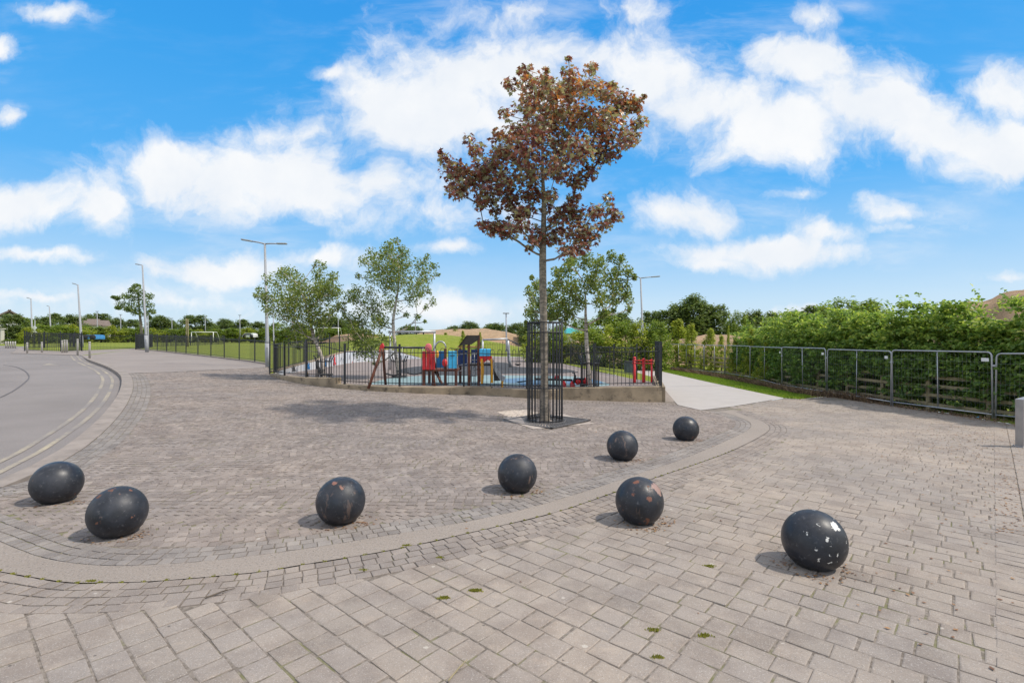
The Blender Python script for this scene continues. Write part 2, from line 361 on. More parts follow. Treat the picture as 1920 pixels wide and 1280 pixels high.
def mural_mat():
    m_, b, p, o = newmat('painted_mural'); tc = b.n('ShaderNodeTexCoord').outputs['Object']
    c = b.mix(b.maprange(b.noise(tc, 0.7, 3), 0.4, 0.6), (0.50, 0.54, 0.60), (0.60, 0.60, 0.62))
    mp = b.n('ShaderNodeMapping'); b.put(mp.inputs[0], tc); mp.inputs['Scale'].default_value = (1, 1.6, 1.1)
    n_ = b.noise(mp.outputs[0], 1.7, 4, 0.6, 0.4)
    c = b.mix(b.maprange(n_, 0.58, 0.62, 0, 0.7), c, (0.10, 0.12, 0.17))
    n2_ = b.noise(b.vm('ADD', tc, (9, 4, 2)), 1.3, 2); c = b.mix(b.maprange(n2_, 0.66, 0.69, 0, 0.8), c, (0.12, 0.26, 0.42))
    n3_ = b.noise(b.vm('ADD', tc, (3, 14, 5)), 1.5, 2); c = b.mix(b.maprange(n3_, 0.70, 0.73, 0, 0.8), c, (0.45, 0.10, 0.07))
    b.put(p.inputs['Base Color'], c); p.inputs['Roughness'].default_value = 0.85; return m_
M_mural = mural_mat()
def yellow_line():
    m_, b, p, o = newmat('worn_yellow_paint'); tc = b.n('ShaderNodeTexCoord').outputs['Object']
    n_ = b.noise(tc, 14, 8, 0.8); n2_ = b.noise(tc, 0.55, 4, 0.6)
    w = b.maprange(b.math('ADD', b.math('MULTIPLY', n_, 0.8), b.math('MULTIPLY', n2_, 0.9)), 0.60, 0.94, 0, 1, False)
    b.put(p.inputs['Base Color'], b.mix(w, (0.45, 0.385, 0.255), (0.205, 0.184, 0.173))); p.inputs['Roughness'].default_value = 0.9; return m_
M_yline = yellow_line()
def ball_mat(name, rust, chips, seed, streak=0.0, marks=()):
    m_, b, p, o = newmat(name); tc = b.n('ShaderNodeTexCoord').outputs['Object']
    v0 = b.vm('ADD', tc, (seed*3.7, seed*1.3, seed*2.1))
    c = b.mix(b.maprange(b.noise(v0, 7, 6, 0.65), 0.3, 0.7), (0.008, 0.010, 0.015), (0.022, 0.026, 0.036))
    sp = b.n('ShaderNodeSeparateXYZ'); b.put(sp.inputs[0], tc)
    dust = b.maprange(b.math('ADD', sp.outputs[2], b.math('MULTIPLY', b.noise(v0, 9, 5), 0.12)), -0.07, -0.20, 0, 0.55)
    c = b.mix(dust, c, (0.075, 0.062, 0.045))
    scf = b.noise(v0, 26, 5, 0.7); c = b.mix(b.maprange(scf, 0.56, 0.72, 0, 0.45), c, (0.16, 0.16, 0.17))
    dusty = b.noise(v0, 3.2, 6, 0.6); c = b.mix(b.maprange(dusty, 0.48, 0.7, 0, 0.18), c, (0.10, 0.10, 0.115))
    if streak > 0:
        mp = b.n('ShaderNodeMapping'); b.put(mp.inputs[0], v0); mp.inputs['Scale'].default_value = (1, 1, 0.25)
        c = b.mix(b.maprange(b.noise(mp.outputs[0], 16, 4, 0.6), 0.60, 0.68, 0, streak), c, (0.26, 0.17, 0.13))
    rn = b.noise(v0, 6.5, 6, 0.62); rm = b.maprange(rn, 0.715-0.08*rust, 0.735-0.08*rust, 0, 1)
    c = b.mix(rm, c, b.mix(b.noise(v0, 30, 3), (0.09, 0.035, 0.022), (0.22, 0.105, 0.07)))
    rough = b.mix(rm, b.mix(b.maprange(dusty, 0.35, 0.65), (0.34, 0.34, 0.34), (0.58, 0.58, 0.58)), (0.9, 0.9, 0.9))
    if chips > 0:
        vd = b.vm('ADD', v0, b.vm('MULTIPLY', b.noise(v0, 22, 5, 0.7, out=1), (0.09, 0.09, 0.09)))
        v_ = b.n('ShaderNodeTexVoronoi'); b.put(v_.inputs['Vector'], vd); v_.inputs['Scale'].default_value = 17
        ht = b.n('ShaderNodeSeparateColor'); b.put(ht.inputs[0], v_.outputs['Color'])
        dd = b.math('ADD', v_.outputs['Distance'], b.math('MULTIPLY', b.noise(v0, 50, 3), 0.35))
        thr = b.math('MULTIPLY', b.maprange(ht.outputs[0], 1-chips, 1.0, 0.0, 1.0, False), 0.52)
        cm = b.math('GREATER_THAN', b.math('SUBTRACT', thr, dd), 0.0)
        c = b.mix(cm, c, (0.62, 0.62, 0.60))
    for (mx_, my_, mz_, mr, col) in marks:
        q = Vector((mx_, my_, mz_)).normalized()*0.222
        dd = b.vm('DISTANCE', b.vm('ADD', tc, b.vm('MULTIPLY', b.vm('SUBTRACT', b.noise(v0, 17, 5, 0.7, out=1), (0.5, 0.5, 0.5)), (0.11, 0.11, 0.11))), tuple(q), out=1)
        c = b.mix(b.maprange(dd, mr, mr-0.006), c, col)
    b.put(p.inputs['Base Color'], c); b.put(p.inputs['Roughness'], rough)
    bn = b.n('ShaderNodeBump'); bn.inputs['Strength'].default_value = 0.25; bn.inputs['Distance'].default_value = 0.004
    b.put(bn.inputs['Height'], b.math('SUBTRACT', b.noise(v0, 20, 4), rm)); b.put(p.inputs['Normal'], bn.outputs[0]); return m_
def leaf_mat(name, stops, trans=0.3, rough=0.5, gloss=0.35):
    m_, b, p, o = newmat(name)
    r = b.n('ShaderNodeAttribute', attribute_name='rnd').outputs['Fac']; c = b.ramp(r, stops)
    b.put(p.inputs['Base Color'], c); p.inputs['Roughness'].default_value = rough; p.inputs['Specular IOR Level'].default_value = gloss
    tr = b.n('ShaderNodeBsdfTranslucent'); b.put(tr.inputs[0], b.mix(1.0, c, (1.3, 1.35, 0.8), 'MULTIPLY'))
    mx = b.n('ShaderNodeMixShader'); mx.inputs[0].default_value = trans
    b.nt.links.new(p.outputs[0], mx.inputs[1]); b.nt.links.new(tr.outputs[0], mx.inputs[2]); b.nt.links.new(mx.outputs[0], o.inputs[0]); return m_
L_maple = leaf_mat('bronze_maple_leaves', [(0, (0.09, 0.025, 0.028)), (0.25, (0.27, 0.085, 0.070)), (0.42, (0.33, 0.145, 0.11)), (0.56, (0.32, 0.32, 0.21)), (0.78, (0.40, 0.38, 0.25)), (0.86, (0.54, 0.19, 0.12)), (1, (0.66, 0.27, 0.08))], 0.34, 0.33, 0.6)
L_birch = leaf_mat('birch_leaves', [(0, (0.11, 0.165, 0.045)), (0.5, (0.20, 0.26, 0.07)), (0.9, (0.30, 0.34, 0.10)), (1, (0.32, 0.27, 0.06))], 0.38, 0.4)
L_dark = leaf_mat('dark_tree_leaves', [(0, (0.085, 0.135, 0.04)), (0.6, (0.15, 0.205, 0.06)), (1, (0.24, 0.28, 0.085))], 0.42)
L_mid = leaf_mat('mid_green_leaves', [(0, (0.12, 0.19, 0.03)), (0.6, (0.21, 0.29, 0.045)), (1, (0.34, 0.38, 0.08))], 0.42)
L_light = leaf_mat('light_green_leaves', [(0, (0.20, 0.26, 0.035)), (0.6, (0.35, 0.40, 0.055)), (1, (0.52, 0.50, 0.10))], 0.45)
L_hedge = leaf_mat('hedge_leaves', [(0, (0.09, 0.165, 0.045)), (0.4, (0.17, 0.27, 0.065)), (0.7, (0.32, 0.42, 0.09)), (1, (0.58, 0.60, 0.16))], 0.48, 0.4)
L_grass = leaf_mat('grass_blades', [(0, (0.13, 0.23, 0.02)), (0.6, (0.22, 0.33, 0.03)), (1, (0.34, 0.38, 0.08))], 0.3)
L_dead = leaf_mat('dead_leaf_litter', [(0, (0.10, 0.05, 0.03)), (0.5, (0.24, 0.12, 0.06)), (1, (0.42, 0.24, 0.10))], 0.1)
def bark(name, a, b_, sc, horiz=True, thr=0.6):
    m_, b, p, o = newmat(name); tc = b.n('ShaderNodeTexCoord').outputs['Object']
    mp = b.n('ShaderNodeMapping'); b.put(mp.inputs[0], tc); mp.inputs['Scale'].default_value = (1, 1, 3.5) if horiz else (3.5, 3.5, 1)
    c = b.mix(b.maprange(b.noise(mp.outputs[0], sc, 6, 0.65), thr-0.1, thr+0.05), a, b_)
    b.put(p.inputs['Base Color'], c); p.inputs['Roughness'].default_value = 0.9
    bn = b.n('ShaderNodeBump'); bn.inputs['Strength'].default_value = 0.5; bn.inputs['Distance'].default_value = 0.01
    b.put(bn.inputs['Height'], b.noise(mp.outputs[0], sc*2, 5, 0.6)); b.put(p.inputs['Normal'], bn.outputs[0]); return m_
B_maple = bark('maple_bark', (0.29, 0.245, 0.195), (0.15, 0.13, 0.105), 7, True, 0.52)
B_birch = bark('birch_bark', (0.52, 0.46, 0.41), (0.12, 0.10, 0.085), 6, True, 0.58)
B_brown = bark('brown_bark', (0.12, 0.095, 0.07), (0.06, 0.05, 0.04), 5, False)
# ------------------------------------------------------------------ the plan of the place, in metres
def P(pts): return [gp(x, y) for x, y in pts]
def smooth(pts, n=6):
    "Catmull-Rom through the points"
    q = [np.array(p, float) for p in pts]; out_ = []
    for i in range(len(q)-1):
        a, b, c, d = q[max(i-1, 0)], q[i], q[i+1], q[min(i+2, len(q)-1)]
        for k in range(n):
            t = k/n; out_.append(tuple(0.5*((2*b)+(c-a)*t+(2*a-5*b+4*c-d)*t*t+(3*b-a-3*c+d)*t**3)))
    out_.append(tuple(q[-1])); return out_
def offset(line, d):
    "parallel line, d metres to the right of its direction"
    q = np.array(line, float); t = np.gradient(q, axis=0); t /= np.maximum(np.linalg.norm(t, axis=1, keepdims=True), 1e-9)
    return [tuple(x) for x in q+np.stack([t[:, 1], -t[:, 0]], 1)*d]
def resample(line, step):
    q = np.array(line, float); s = np.r_[0, np.cumsum(np.linalg.norm(np.diff(q, axis=0), axis=1))]
    u_ = np.arange(0, s[-1], step); return [(float(a), float(b)) for a, b in zip(np.interp(u_, s, q[:, 0]), np.interp(u_, s, q[:, 1]))]
def inside(pts, poly):
    x, y = np.asarray(pts, float).T; q = np.array(poly, float); r = np.zeros(len(x), bool); j = len(q)-1
    for i in range(len(q)):
        xi, yi = q[i]; xj, yj = q[j]
        c = ((yi > y) != (yj > y)) & (x < (xj-xi)*(y-yi)/((yj-yi) if abs(yj-yi) > 1e-12 else 1e-12)+xi); r ^= c; j = i
    return r
def dist_line(pts, line):
    p = np.asarray(pts, float)[:, None, :]; q = np.array(line, float); a = q[:-1][None]; b = q[1:][None]; ab = b-a
    t = np.clip(((p-a)*ab).sum(-1)/np.maximum((ab*ab).sum(-1), 1e-12), 0, 1)
    return np.sqrt((((a+ab*t[..., None])-p)**2).sum(-1)).min(1)

KERB = smooth(P([(152, 666), (163, 673), (185, 681), (205, 689), (221, 699), (228, 709), (225, 730), (211, 755), (190, 780), (163, 805), (120, 838), (60, 872), (0, 906)]), 6)
KERB += [(KERB[-1][0]-1.2, KERB[-1][1]-0.75), (KERB[-1][0]-4, KERB[-1][1]-2.2)]
KERB_IN = offset(KERB, -0.28)                      # paving side of the kerb
if np.array(KERB_IN)[10][0] < np.array(KERB)[10][0]: KERB_IN = offset(KERB, 0.28)
ksg = 1 if np.allclose(KERB_IN, offset(KERB, 0.28)) else -1
band_in = smooth(P([(2, 1016), (79, 1045), (177, 1059), (275, 1059), (400, 1050), (560, 1030), (722, 1004), (835, 985), (980, 955), (1100, 920), (1200, 887), (1275, 862), (1325, 842), (1375, 820), (1405, 804), (1405, 791), (1378, 779), (1348, 771)]), 6)
band_out = smooth(P([(2, 1071), (120, 1090), (200, 1091), (300, 1088), (480, 1072), (560, 1059), (735, 1030), (885, 997), (1040, 960), (1130, 930), (1222, 897), (1312, 867), (1375, 843), (1425, 818), (1443, 803), (1430, 790), (1395, 778), (1372, 768)]), 6)
band_in = [(band_in[0][0]-1.5, band_in[0][1]+0.75)]+band_in
band_out = [(band_out[0][0]-1.5, band_out[0][1]+0.75)]+band_out
LANE = [(9.6, 12.6), (1.0, 3.4)]
PATH = P([(1105, 661), (1127, 676), (1188, 697), (1230, 714), (1258, 745), (1271, 759), (1314, 769), (1372, 762), (1470, 746), (1345, 720), (1244, 697), (1173, 679), (1135, 668), (1118, 660)])
WALL_PX = [(507, 703), (520, 709), (560, 718), (594, 723), (629, 727), (700, 733), (760, 736), (830, 739), (916, 741), (1000, 747), (1064, 749), (1150, 752), (1241, 754)]
WALL = smooth(P(WALL_PX), 4)
FLOOR = 0.22
PLAY = WALL + [(5.0, 17.2), (4.45, 19.5), (3.6, 26), (3.0, 32), (1.4, 42), (-2.8, 44), (-7.4, 39), (-8.8, 36), (-10.3, 32), (-9.9, 26), (-9.9, 22.5)]
VERGE = P([(1244, 697), (1345, 720), (1470, 746), (1505, 748), (1520, 744), (1500, 738), (1420, 722), (1330, 705), (1244, 689)])
kf = P([(255, 655), (300, 658.5), (348, 664), (402, 670), (434, 674), (468, 678), (505, 684)])
PAVE = (KERB_IN[::-1][:] if False else []) 
apron_line = P([(240, 700), (330, 697), (430, 692), (503, 689)])
base_far = P([(152, 666), (120, 664), (60, 661), (20, 659)])
FENCE_BASE = P([(1505, 748), (1560, 742), (1675, 760), (1775, 774), (1870, 790), (1925, 799)])
INNER = [tuple(p) for p in KERB_IN[::-1]]         # from the near left up the kerb
INNER = INNER + [kf[0]] + kf[1:] + WALL + P([(1271, 759), (1314, 769)]) + band_in[::-1]
OUTER = band_out + P([(1372, 762), (1470, 746)]) + FENCE_BASE + [(16, 8.5), (16, 1.0), (-16, 1.0), (-16, 5.5)]
FARPAVE = P([(152, 666), (120, 665), (60, 663), (20, 662), (38, 652), (60, 656), (110, 658), (165, 656.5), (255, 653), (255, 655)])
ROAD = KERB + [(-40, 3), (-90, 18), (-90, 70), (-44, 46)] + FARPAVE[3:0:-1]
ROAD = [tuple(p) for p in ROAD]
KERBSTRIP = [tuple(p) for p in KERB]+[tuple(p) for p in KERB_IN[::-1]]
BANDP = band_in + band_out[::-1]
NEARFILL = [band_in[0], band_out[0], (-16, 5.5), (-16, 1), (-30, 1), KERB[-1], KERB_IN[-1]]

def mound(X, Y):
    g_ = 1.75*np.exp(-(((X+6.5)/9.5)**2)-(((Y-50)/6.5)**2)) + 0.9*np.exp(-(((X+14)/8)**2)-(((Y-56)/7)**2))
    return g_
def grass_z(X, Y):
    X = np.asarray(X, float); Y = np.asarray(Y, float); z = e(X, Y)+mound(X, Y)
    q = np.stack([X, Y], 1); d = dist_line(q, PLAY+[PLAY[0]])
    wl = np.exp(-(d/2.5)**2)
    tgt = np.where(X < -7.5, 0.40+0.52*sstep(22, 31, Y)-0.3*sstep(36, 39, Y), 0.24)
    tgt = np.where(Y < 20.5, z, tgt)
    wl = np.where((X > 3) & (Y < 19), wl*0, wl)
    z = z*(1-wl)+tgt*wl
    # bank of the field behind the timber rails, right
    return z
polys = {'playground': PLAY, 'path': PATH, 'verge': VERGE, 'kerb': KERBSTRIP, 'inner': INNER, 'band': BANDP, 'far': FARPAVE, 'road': ROAD, 'outer': OUTER, 'near': NEARFILL}
pts = []; edges = []
for nm, pl in polys.items():
    dense = []
    for i in range(len(pl)):
        a = np.array(pl[i]); b = np.array(pl[(i+1) % len(pl)]); L = np.linalg.norm(b-a); k = max(1, int(L/1.2)) if L < 30 else max(1, int(L/6))
        for j in range(k): dense.append(tuple(a+(b-a)*j/k))
    s0 = len(pts); pts += dense; edges += [(s0+i, s0+(i+1) % len(dense)) for i in range(len(dense))]
def gridpts(x0, x1, y0, y1, st, hole=None):
    xs = np.arange(x0, x1, st); ys = np.arange(y0, y1, st); g = np.stack(np.meshgrid(xs, ys), -1).reshape(-1, 2)+RNG.uniform(-.1, .1, (len(xs)*len(ys), 2))*st
    if hole: g = g[~((g[:, 0] > hole[0]) & (g[:, 0] < hole[1]) & (g[:, 1] > hole[2]) & (g[:, 1] < hole[3]))]
    return [tuple(p) for p in g]
pts += gridpts(-16, 16, 0.5, 24, 0.8) + gridpts(-50, 34, -4, 76, 2.2, (-16.2, 16.2, 0, 24.2)) + gridpts(-170, 170, -20, 230, 10, (-51, 35, -5, 77)) + gridpts(-1500, 1500, -300, 2500, 120, (-175, 175, -25, 235))
cv, ce, cf, *_ = geometry.delaunay_2d_cdt([Vector(p) for p in pts], edges, [], 0, 1e-4)
CV = np.array([(v_.x, v_.y) for v_ in cv]); CF = np.array([f for f in cf if len(f) == 3])
cen = CV[CF].mean(1); cls = np.full(len(CF), -1)
order = ['playground', 'path', 'verge', 'kerb', 'band', 'inner', 'far', 'road', 'outer', 'near']
for i, nm in enumerate(order):
    ins = inside(cen, polys[nm]); cls[(cls == -1) & ins] = i
cls[(cls == -1) & (cen[:, 0] > 3.5) & (cen[:, 0] < 8) & (cen[:, 1] < 16.5) & (cen[:, 1] > 8)] = order.index('outer')
def region(names, name, mat, zf, kind='structure'):
    sel = np.isin(cls, [order.index(n_) if n_ != 'grass' else -1 for n_ in names]); f = CF[sel]
    u_, inv = np.unique(f, return_inverse=True); f = inv.reshape(-1, 3)
    # all faces up
    V = CV[u_]; a, b, c = V[f[:, 0]], V[f[:, 1]], V[f[:, 2]]
    fl = ((b-a)[:, 0]*(c-a)[:, 1]-(b-a)[:, 1]*(c-a)[:, 0]) < 0; f[fl] = f[fl][:, ::-1]
    z = zf(V[:, 0], V[:, 1]); o = mesh_np(name, np.c_[V, z], f, mat, smooth=True); o['kind'] = kind; return o
DROP = lambda X, Y: 0.015+0.085*sstep(7.5, 12.5, np.asarray(Y, float))*(1-sstep(25, 30, np.asarray(Y, float)))
region(['playground'], 'playground_floor', M_play, lambda X, Y: np.full(len(X), FLOOR))
region(['path'], 'path', M_slab, lambda X, Y: e(X, Y)+0.004)
region(['grass', 'verge'], 'ground', M_grass, grass_z)
region(['road'], 'road', M_road, lambda X, Y: e(X, Y)-DROP(X, Y))
region(['kerb'], 'kerb_bed', M_kerb, lambda X, Y: e(X, Y)-0.12)
region(['band'], 'paving_band', M_band, lambda X, Y: e(X, Y)+0.001)
region(['inner', 'near'], 'paving_bed', M_bed, lambda X, Y: e(X, Y)-0.006)
region(['playground', 'path', 'road', 'kerb', 'band', 'inner', 'near', 'outer', 'far'], 'subsoil', M_bed, lambda X, Y: e(X, Y)-0.18)
region(['outer'], 'forecourt_bed', M_bed, lambda X, Y: e(X, Y)-0.007)
region(['far'], 'pavement', M_apron, lambda X, Y: e(X, Y)+0.002)

# smooth brown tarmac beyond the setts
apl = [tuple(p) for p in apron_line]
APRON = None
farpart = [p for p in INNER]
def ribbon(line_a, line_b, zf, name, mat, kind='structure', thick=0.0):
    a = np.array(line_a); b = np.array(line_b); n = min(len(a), len(b)); V = np.r_[np.c_[a[:n], zf(a[:n, 0], a[:n, 1])], np.c_[b[:n], zf(b[:n, 0], b[:n, 1])]]
    f = np.array([(i, i+1, n+i+1, n+i) for i in range(n-1)]); o = mesh_np(name, V, f, mat); 
    if kind: o['kind'] = kind
    return o

# kerb stones: one solid run with joints
def kerb_run():
    mb = MB(); a = resample(KERB, 0.9); k = ksg*0.28
    b = offset(a, k)
    for i in range(len(a)-1):
        p0, p1, q1, q0 = [np.array(t) for t in (a[i], a[i+1], b[i+1], b[i])]; g = 0.004
        d = (p1-p0)/max(np.linalg.norm(p1-p0), 1e-6)*g; p0, q0, p1, q1 = p0+d, q0+d, p1-d, q1-d
        top = [(*p, gz(*p)+0.006+random.uniform(-.002, .002)) for p in (p0, p1, q1, q0)]
        inn = lambda A, B: tuple(np.array(A)+(np.array(B)-np.array(A))*0.03)
        low = [(t[0], t[1], t[2]-0.135) for t in top]
        mb.add(top+low, [(0,1,2,3),(0,4,5,1),(1,5,6,2),(2,6,7,3),(3,7,4,0)])
    o = mb.build('kerb', M_kerb); o['kind'] = 'structure'
kerb_run()
# double yellow lines and their ends
for d0 in (0.20, 0.45):
    ln = resample(KERB[1:-1], 0.2); a = offset(ln, -ksg*d0); b = offset(ln, -ksg*(d0+0.08))
    o = ribbon(a, b, lambda X, Y: e(X, Y)-DROP(X, Y)+0.007, 'road_marking', M_yline); 
# pale road hump marking and tar seam
hp = P([(76, 681.5), (92, 677), (112, 680.5)]); mbh = MB()
mbh.add([(x, y, gz(x, y)-float(DROP(x, y))+0.006) for x, y in hp], [(0, 1, 2)]); mbh.build('road_marking', M_yline)['kind'] = 'structure'
seam = smooth(P([(-40, 752), (0, 737), (25, 725), (44, 712), (53, 702), (47, 692), (30, 684), (5, 680)]), 6)
ribbon(seam, offset(seam, 0.035), lambda X, Y: e(X, Y)-DROP(X, Y)+0.010, 'tar_seam', M_tar)

# ---- individual stones
def stones(cent, ang, lx, ly, mat, name, bev=0.008, hj=0.003, dz=0.0, cj=0.006, seed=1, rnd=None):
    r = np.random.default_rng(seed); cent = np.asarray(cent, float); n = len(cent); ang = np.broadcast_to(ang, (n,)); lx = np.broadcast_to(lx, (n,)); ly = np.broadcast_to(ly, (n,))
    ang = ang+r.normal(0, 0.012, n)
    cx = np.array([-1, 1, 1, -1]); cy = np.array([-1, -1, 1, 1]); ca, sa = np.cos(ang), np.sin(ang)
    z0 = e(cent[:, 0], cent[:, 1])+r.normal(0, hj*0.5, n)+dz; tx = r.normal(0, hj*0.6, n); ty = r.normal(0, hj*0.6, n)
    V = np.zeros((n, 12, 3))
    jx = r.uniform(-cj, cj, (n, 4)); jy = r.uniform(-cj, cj, (n, 4))
    for lay, (inn, zz) in enumerate(((bev*2.0, 0.0), (bev*0.5, -bev*0.5), (0, -0.022))):
        u_ = cx*(lx[:, None]/2-inn)+jx; w_ = cy*(ly[:, None]/2-inn)+jy
        V[:, lay*4:lay*4+4, 0] = cent[:, 0:1]+u_*ca[:, None]-w_*sa[:, None]
        V[:, lay*4:lay*4+4, 1] = cent[:, 1:2]+u_*sa[:, None]+w_*ca[:, None]
        V[:, lay*4:lay*4+4, 2] = z0[:, None]+zz+cx*tx[:, None]+cy*ty[:, None]
    q = np.array([(0,1,2,3)]+[(lay*4+k, lay*4+(k+1) % 4, lay*4+4+(k+1) % 4, lay*4+4+k)[::-1] for lay in (0, 1) for k in range(4)])
    Fq = (q[None]+np.arange(n)[:, None, None]*12).reshape(-1, 4); rr = r.random(n)*0.97 if rnd is None else rnd
    o = mesh_np(name, V.reshape(-1, 3), Fq, mat, rnd=np.repeat(rr, 9)); o['kind'] = 'structure'; return o

# outer blocks: courses at -42 degrees
A0 = math.radians(-41.5); dvec = np.array([math.cos(A0), math.sin(A0)]); nvec = np.array([-dvec[1], dvec[0]])
L1 = []; r_ = np.random.default_rng(11)
row = -60; cs = []; ls = []; ws = []; 
wcur = -14.0
while wcur < 20:
    cw = 0.165; s_ = -18+r_.uniform(0, .2)
    while s_ < 18:
        ll = r_.choice([0.145, 0.178, 0.20, 0.222], p=[.2, .3, .3, .2]); cs.append(dvec*(s_+ll/2)+nvec*(wcur+cw/2)); ls.append(ll); ws.append(cw); s_ += ll
    wcur += cw
cs = np.array(cs); ls = np.array(ls); ws = np.array(ws)
strip_line = offset(band_out, 0.0)
ok = inside(cs, OUTER) & (cs[:, 1] > 1.2) & (cs[:, 1] < 16.5) & (np.abs(cs[:, 0]) < cs[:, 1]*1.12+1.2)
ok &= ~inside(cs, PATH) & ~inside(cs, VERGE) & (dist_line(cs, band_out) > 0.36) & (cs[:, 0] < 0.95*cs[:, 1]+0.14)
cs, ls, ws = cs[ok], ls[ok], ws[ok]
gap = 0.006
stones(cs, A0, ls-gap, ws-gap, M_block, 'paving_blocks', 0.0045, 0.0018, -0.0025, 0.0045, 3)
# border courses by the right-hand edge: rows parallel to the lane
ba = math.atan2(1, 0.95); bd = np.array([math.cos(ba), math.sin(ba)]); bn_ = np.array([bd[1], -bd[0]]); cs = []; ls = []; ws = []
for i in range(22):
    s_ = 1.0
    while s_ < 18:
        hdr = i < 5
        ll = 0.115 if hdr else r_.choice([0.19, 0.22]); cs.append(bd*(s_+ll/2)+bn_*(0.11+i*0.205)); ls.append(ll); ws.append(0.205); s_ += ll
cs = np.array(cs); ls = np.array(ls); ws = np.array(ws); ok = inside(cs, OUTER) & (cs[:, 0] > 0.95*cs[:, 1]+0.0) & (cs[:, 0] < cs[:, 1]*1.12+1.5)
stones(cs[ok], ba, ls[ok]-gap, ws[ok]-gap, M_block, 'paving_border', 0.0035, 0.0014, 0.0, 0.003, 4)
# rows of small setts following a line
def follow(line, d0, rows, step, seed, mat, name, pitch=0.10, limit=None):
    r = np.random.default_rng(seed); cc = []; aa = []; ll = []
    for k in range(rows):
        ln = offset(line, d0*(1 if d0 else 1)+np.sign(d0)*pitch*k); q = np.array(ln); s = np.r_[0, np.cumsum(np.linalg.norm(np.diff(q, axis=0), axis=1))]; t = r.uniform(0, .05)
        while t < s[-1]:
            L = step*r.uniform(0.8, 1.2); m0 = t+L/2
            x = np.interp(m0, s, q[:, 0]); y = np.interp(m0, s, q[:, 1]); x2 = np.interp(m0+.03, s, q[:, 0]); y2 = np.interp(m0+.03, s, q[:, 1])
            cc.append((x, y)); aa.append(math.atan2(y2-y, x2-x)); ll.append(L); t += L
    cc = np.array(cc); aa = np.array(aa); ll = np.array(ll)
    if limit is not None: ok = limit(cc); cc, aa, ll = cc[ok], aa[ok], ll[ok]
    stones(cc, aa, ll-0.006, pitch-0.007, mat, name, 0.0035, 0.0018, 0.001, 0.003, seed)
bo = resample(band_out, 0.15); bi = resample(band_in, 0.15)
side = 1 if np.mean(np.array(offset(bo, 0.3))[:40, 1]) < np.mean(np.array(bo)[:40, 1]) else -1     # towards the viewer
follow(bo, side*0.055, 4, 0.115, 5, M_outer_sett, 'sett_border', limit=lambda c: ~inside(c, PATH) & inside(c, OUTER))
follow(bi, -side*0.055, 3, 0.10, 6, M_edge_sett, 'sett_border', limit=lambda c: inside(c, INNER))
ki = resample(KERB_IN, 0.15)
kis = ksg
follow(ki, kis*0.055, 4, 0.10, 7, M_edge_sett, 'sett_border', limit=lambda c: inside(c, INNER) & (c[:, 1] < 19) & (dist_line(c, bi) > 0.33))
# field of small setts laid in arcs
colw = 1.45; cs = []; an = []; ls = []
Rr = 1.05
for col in range(2, 18):
    yc = 1.0+col*colw
    xr = -18.0
    while xr < 6.4:
        nst = 14; w0 = colw/nst
        th = math.asin(colw/2/Rr)
        for k in range(15):
            t = -th+(k+0.5)*2*th/15
            cs.append((xr+Rr*(1-math.cos(t))*1.0, yc+Rr*math.sin(t))); an.append(t); ls.append(2*th*Rr/15)
        xr += 0.098
cs = np.array(cs); an = np.array(an); ls = np.array(ls)
jit = np.random.default_rng(8).normal(0, 0.005, cs.shape); cs = cs+jit
apx = np.array(apl); aplim = lambda c: c[:, 1] < np.interp(c[:, 0], apx[:, 0], apx[:, 1])
ok = inside(cs, INNER) & (dist_line(cs, bi) > 0.31) & (dist_line(cs, ki) > 0.41) & aplim(cs) & (cs[:, 1] < 25)
GR = gp(1022, 789); gdist = np.abs(cs-np.array(GR)).sum(1); ok &= gdist > 1.06
cs, an, ls = cs[ok], an[ok], ls[ok]
PATCH = P([(935, 772), (950, 768.5), (990, 768), (1012, 774), (1000, 777), (955, 783)])
rs_ = np.random.default_rng(12).random(len(cs))*0.97; ip = inside(cs, PATCH); rs_[ip] = 0.985+0.015*np.random.default_rng(13).random(ip.sum())
stones(cs, an, 0.098-0.006, ls-0.005, M_sett, 'setts', 0.004, 0.002, -0.001, 0.006, 9, rs_)
# tarmac part of the inner area beyond the arcs
FARP = [tuple(p) for p in apl] + [kf[-1]] + kf[::-1][1:] + [tuple(p) for p in KERB_IN if p[1] > apl[0][1]]
far_ok = inside(cen, FARP) & (cls == order.index('inner'))
mb = MB()
fp = [Vector((x, y)) for x, y in FARP]; gg = [Vector(p) for p in gridpts(-32, -5, 14, 45, 1.2) if inside([p], FARP)[0]]
v3, _, f3, *_ = geometry.delaunay_2d_cdt(fp+gg, [(i, (i+1) % len(fp)) for i in range(len(fp))], [], 1, 1e-4)
V = np.array([(q.x, q.y) for q in v3]); f3 = np.array([f for f in f3 if len(f) == 3]); 
mesh_np('tarmac', np.c_[V, e(V[:, 0], V[:, 1])+0.006], f3, M_apron, smooth=True)['kind'] = 'structure'
# cut edge stones near the wall: mortar fillet
ribbon(WALL, offset(WALL, 0.0), lambda X, Y: e(X, Y), 'mortar', M_patch) if False else None
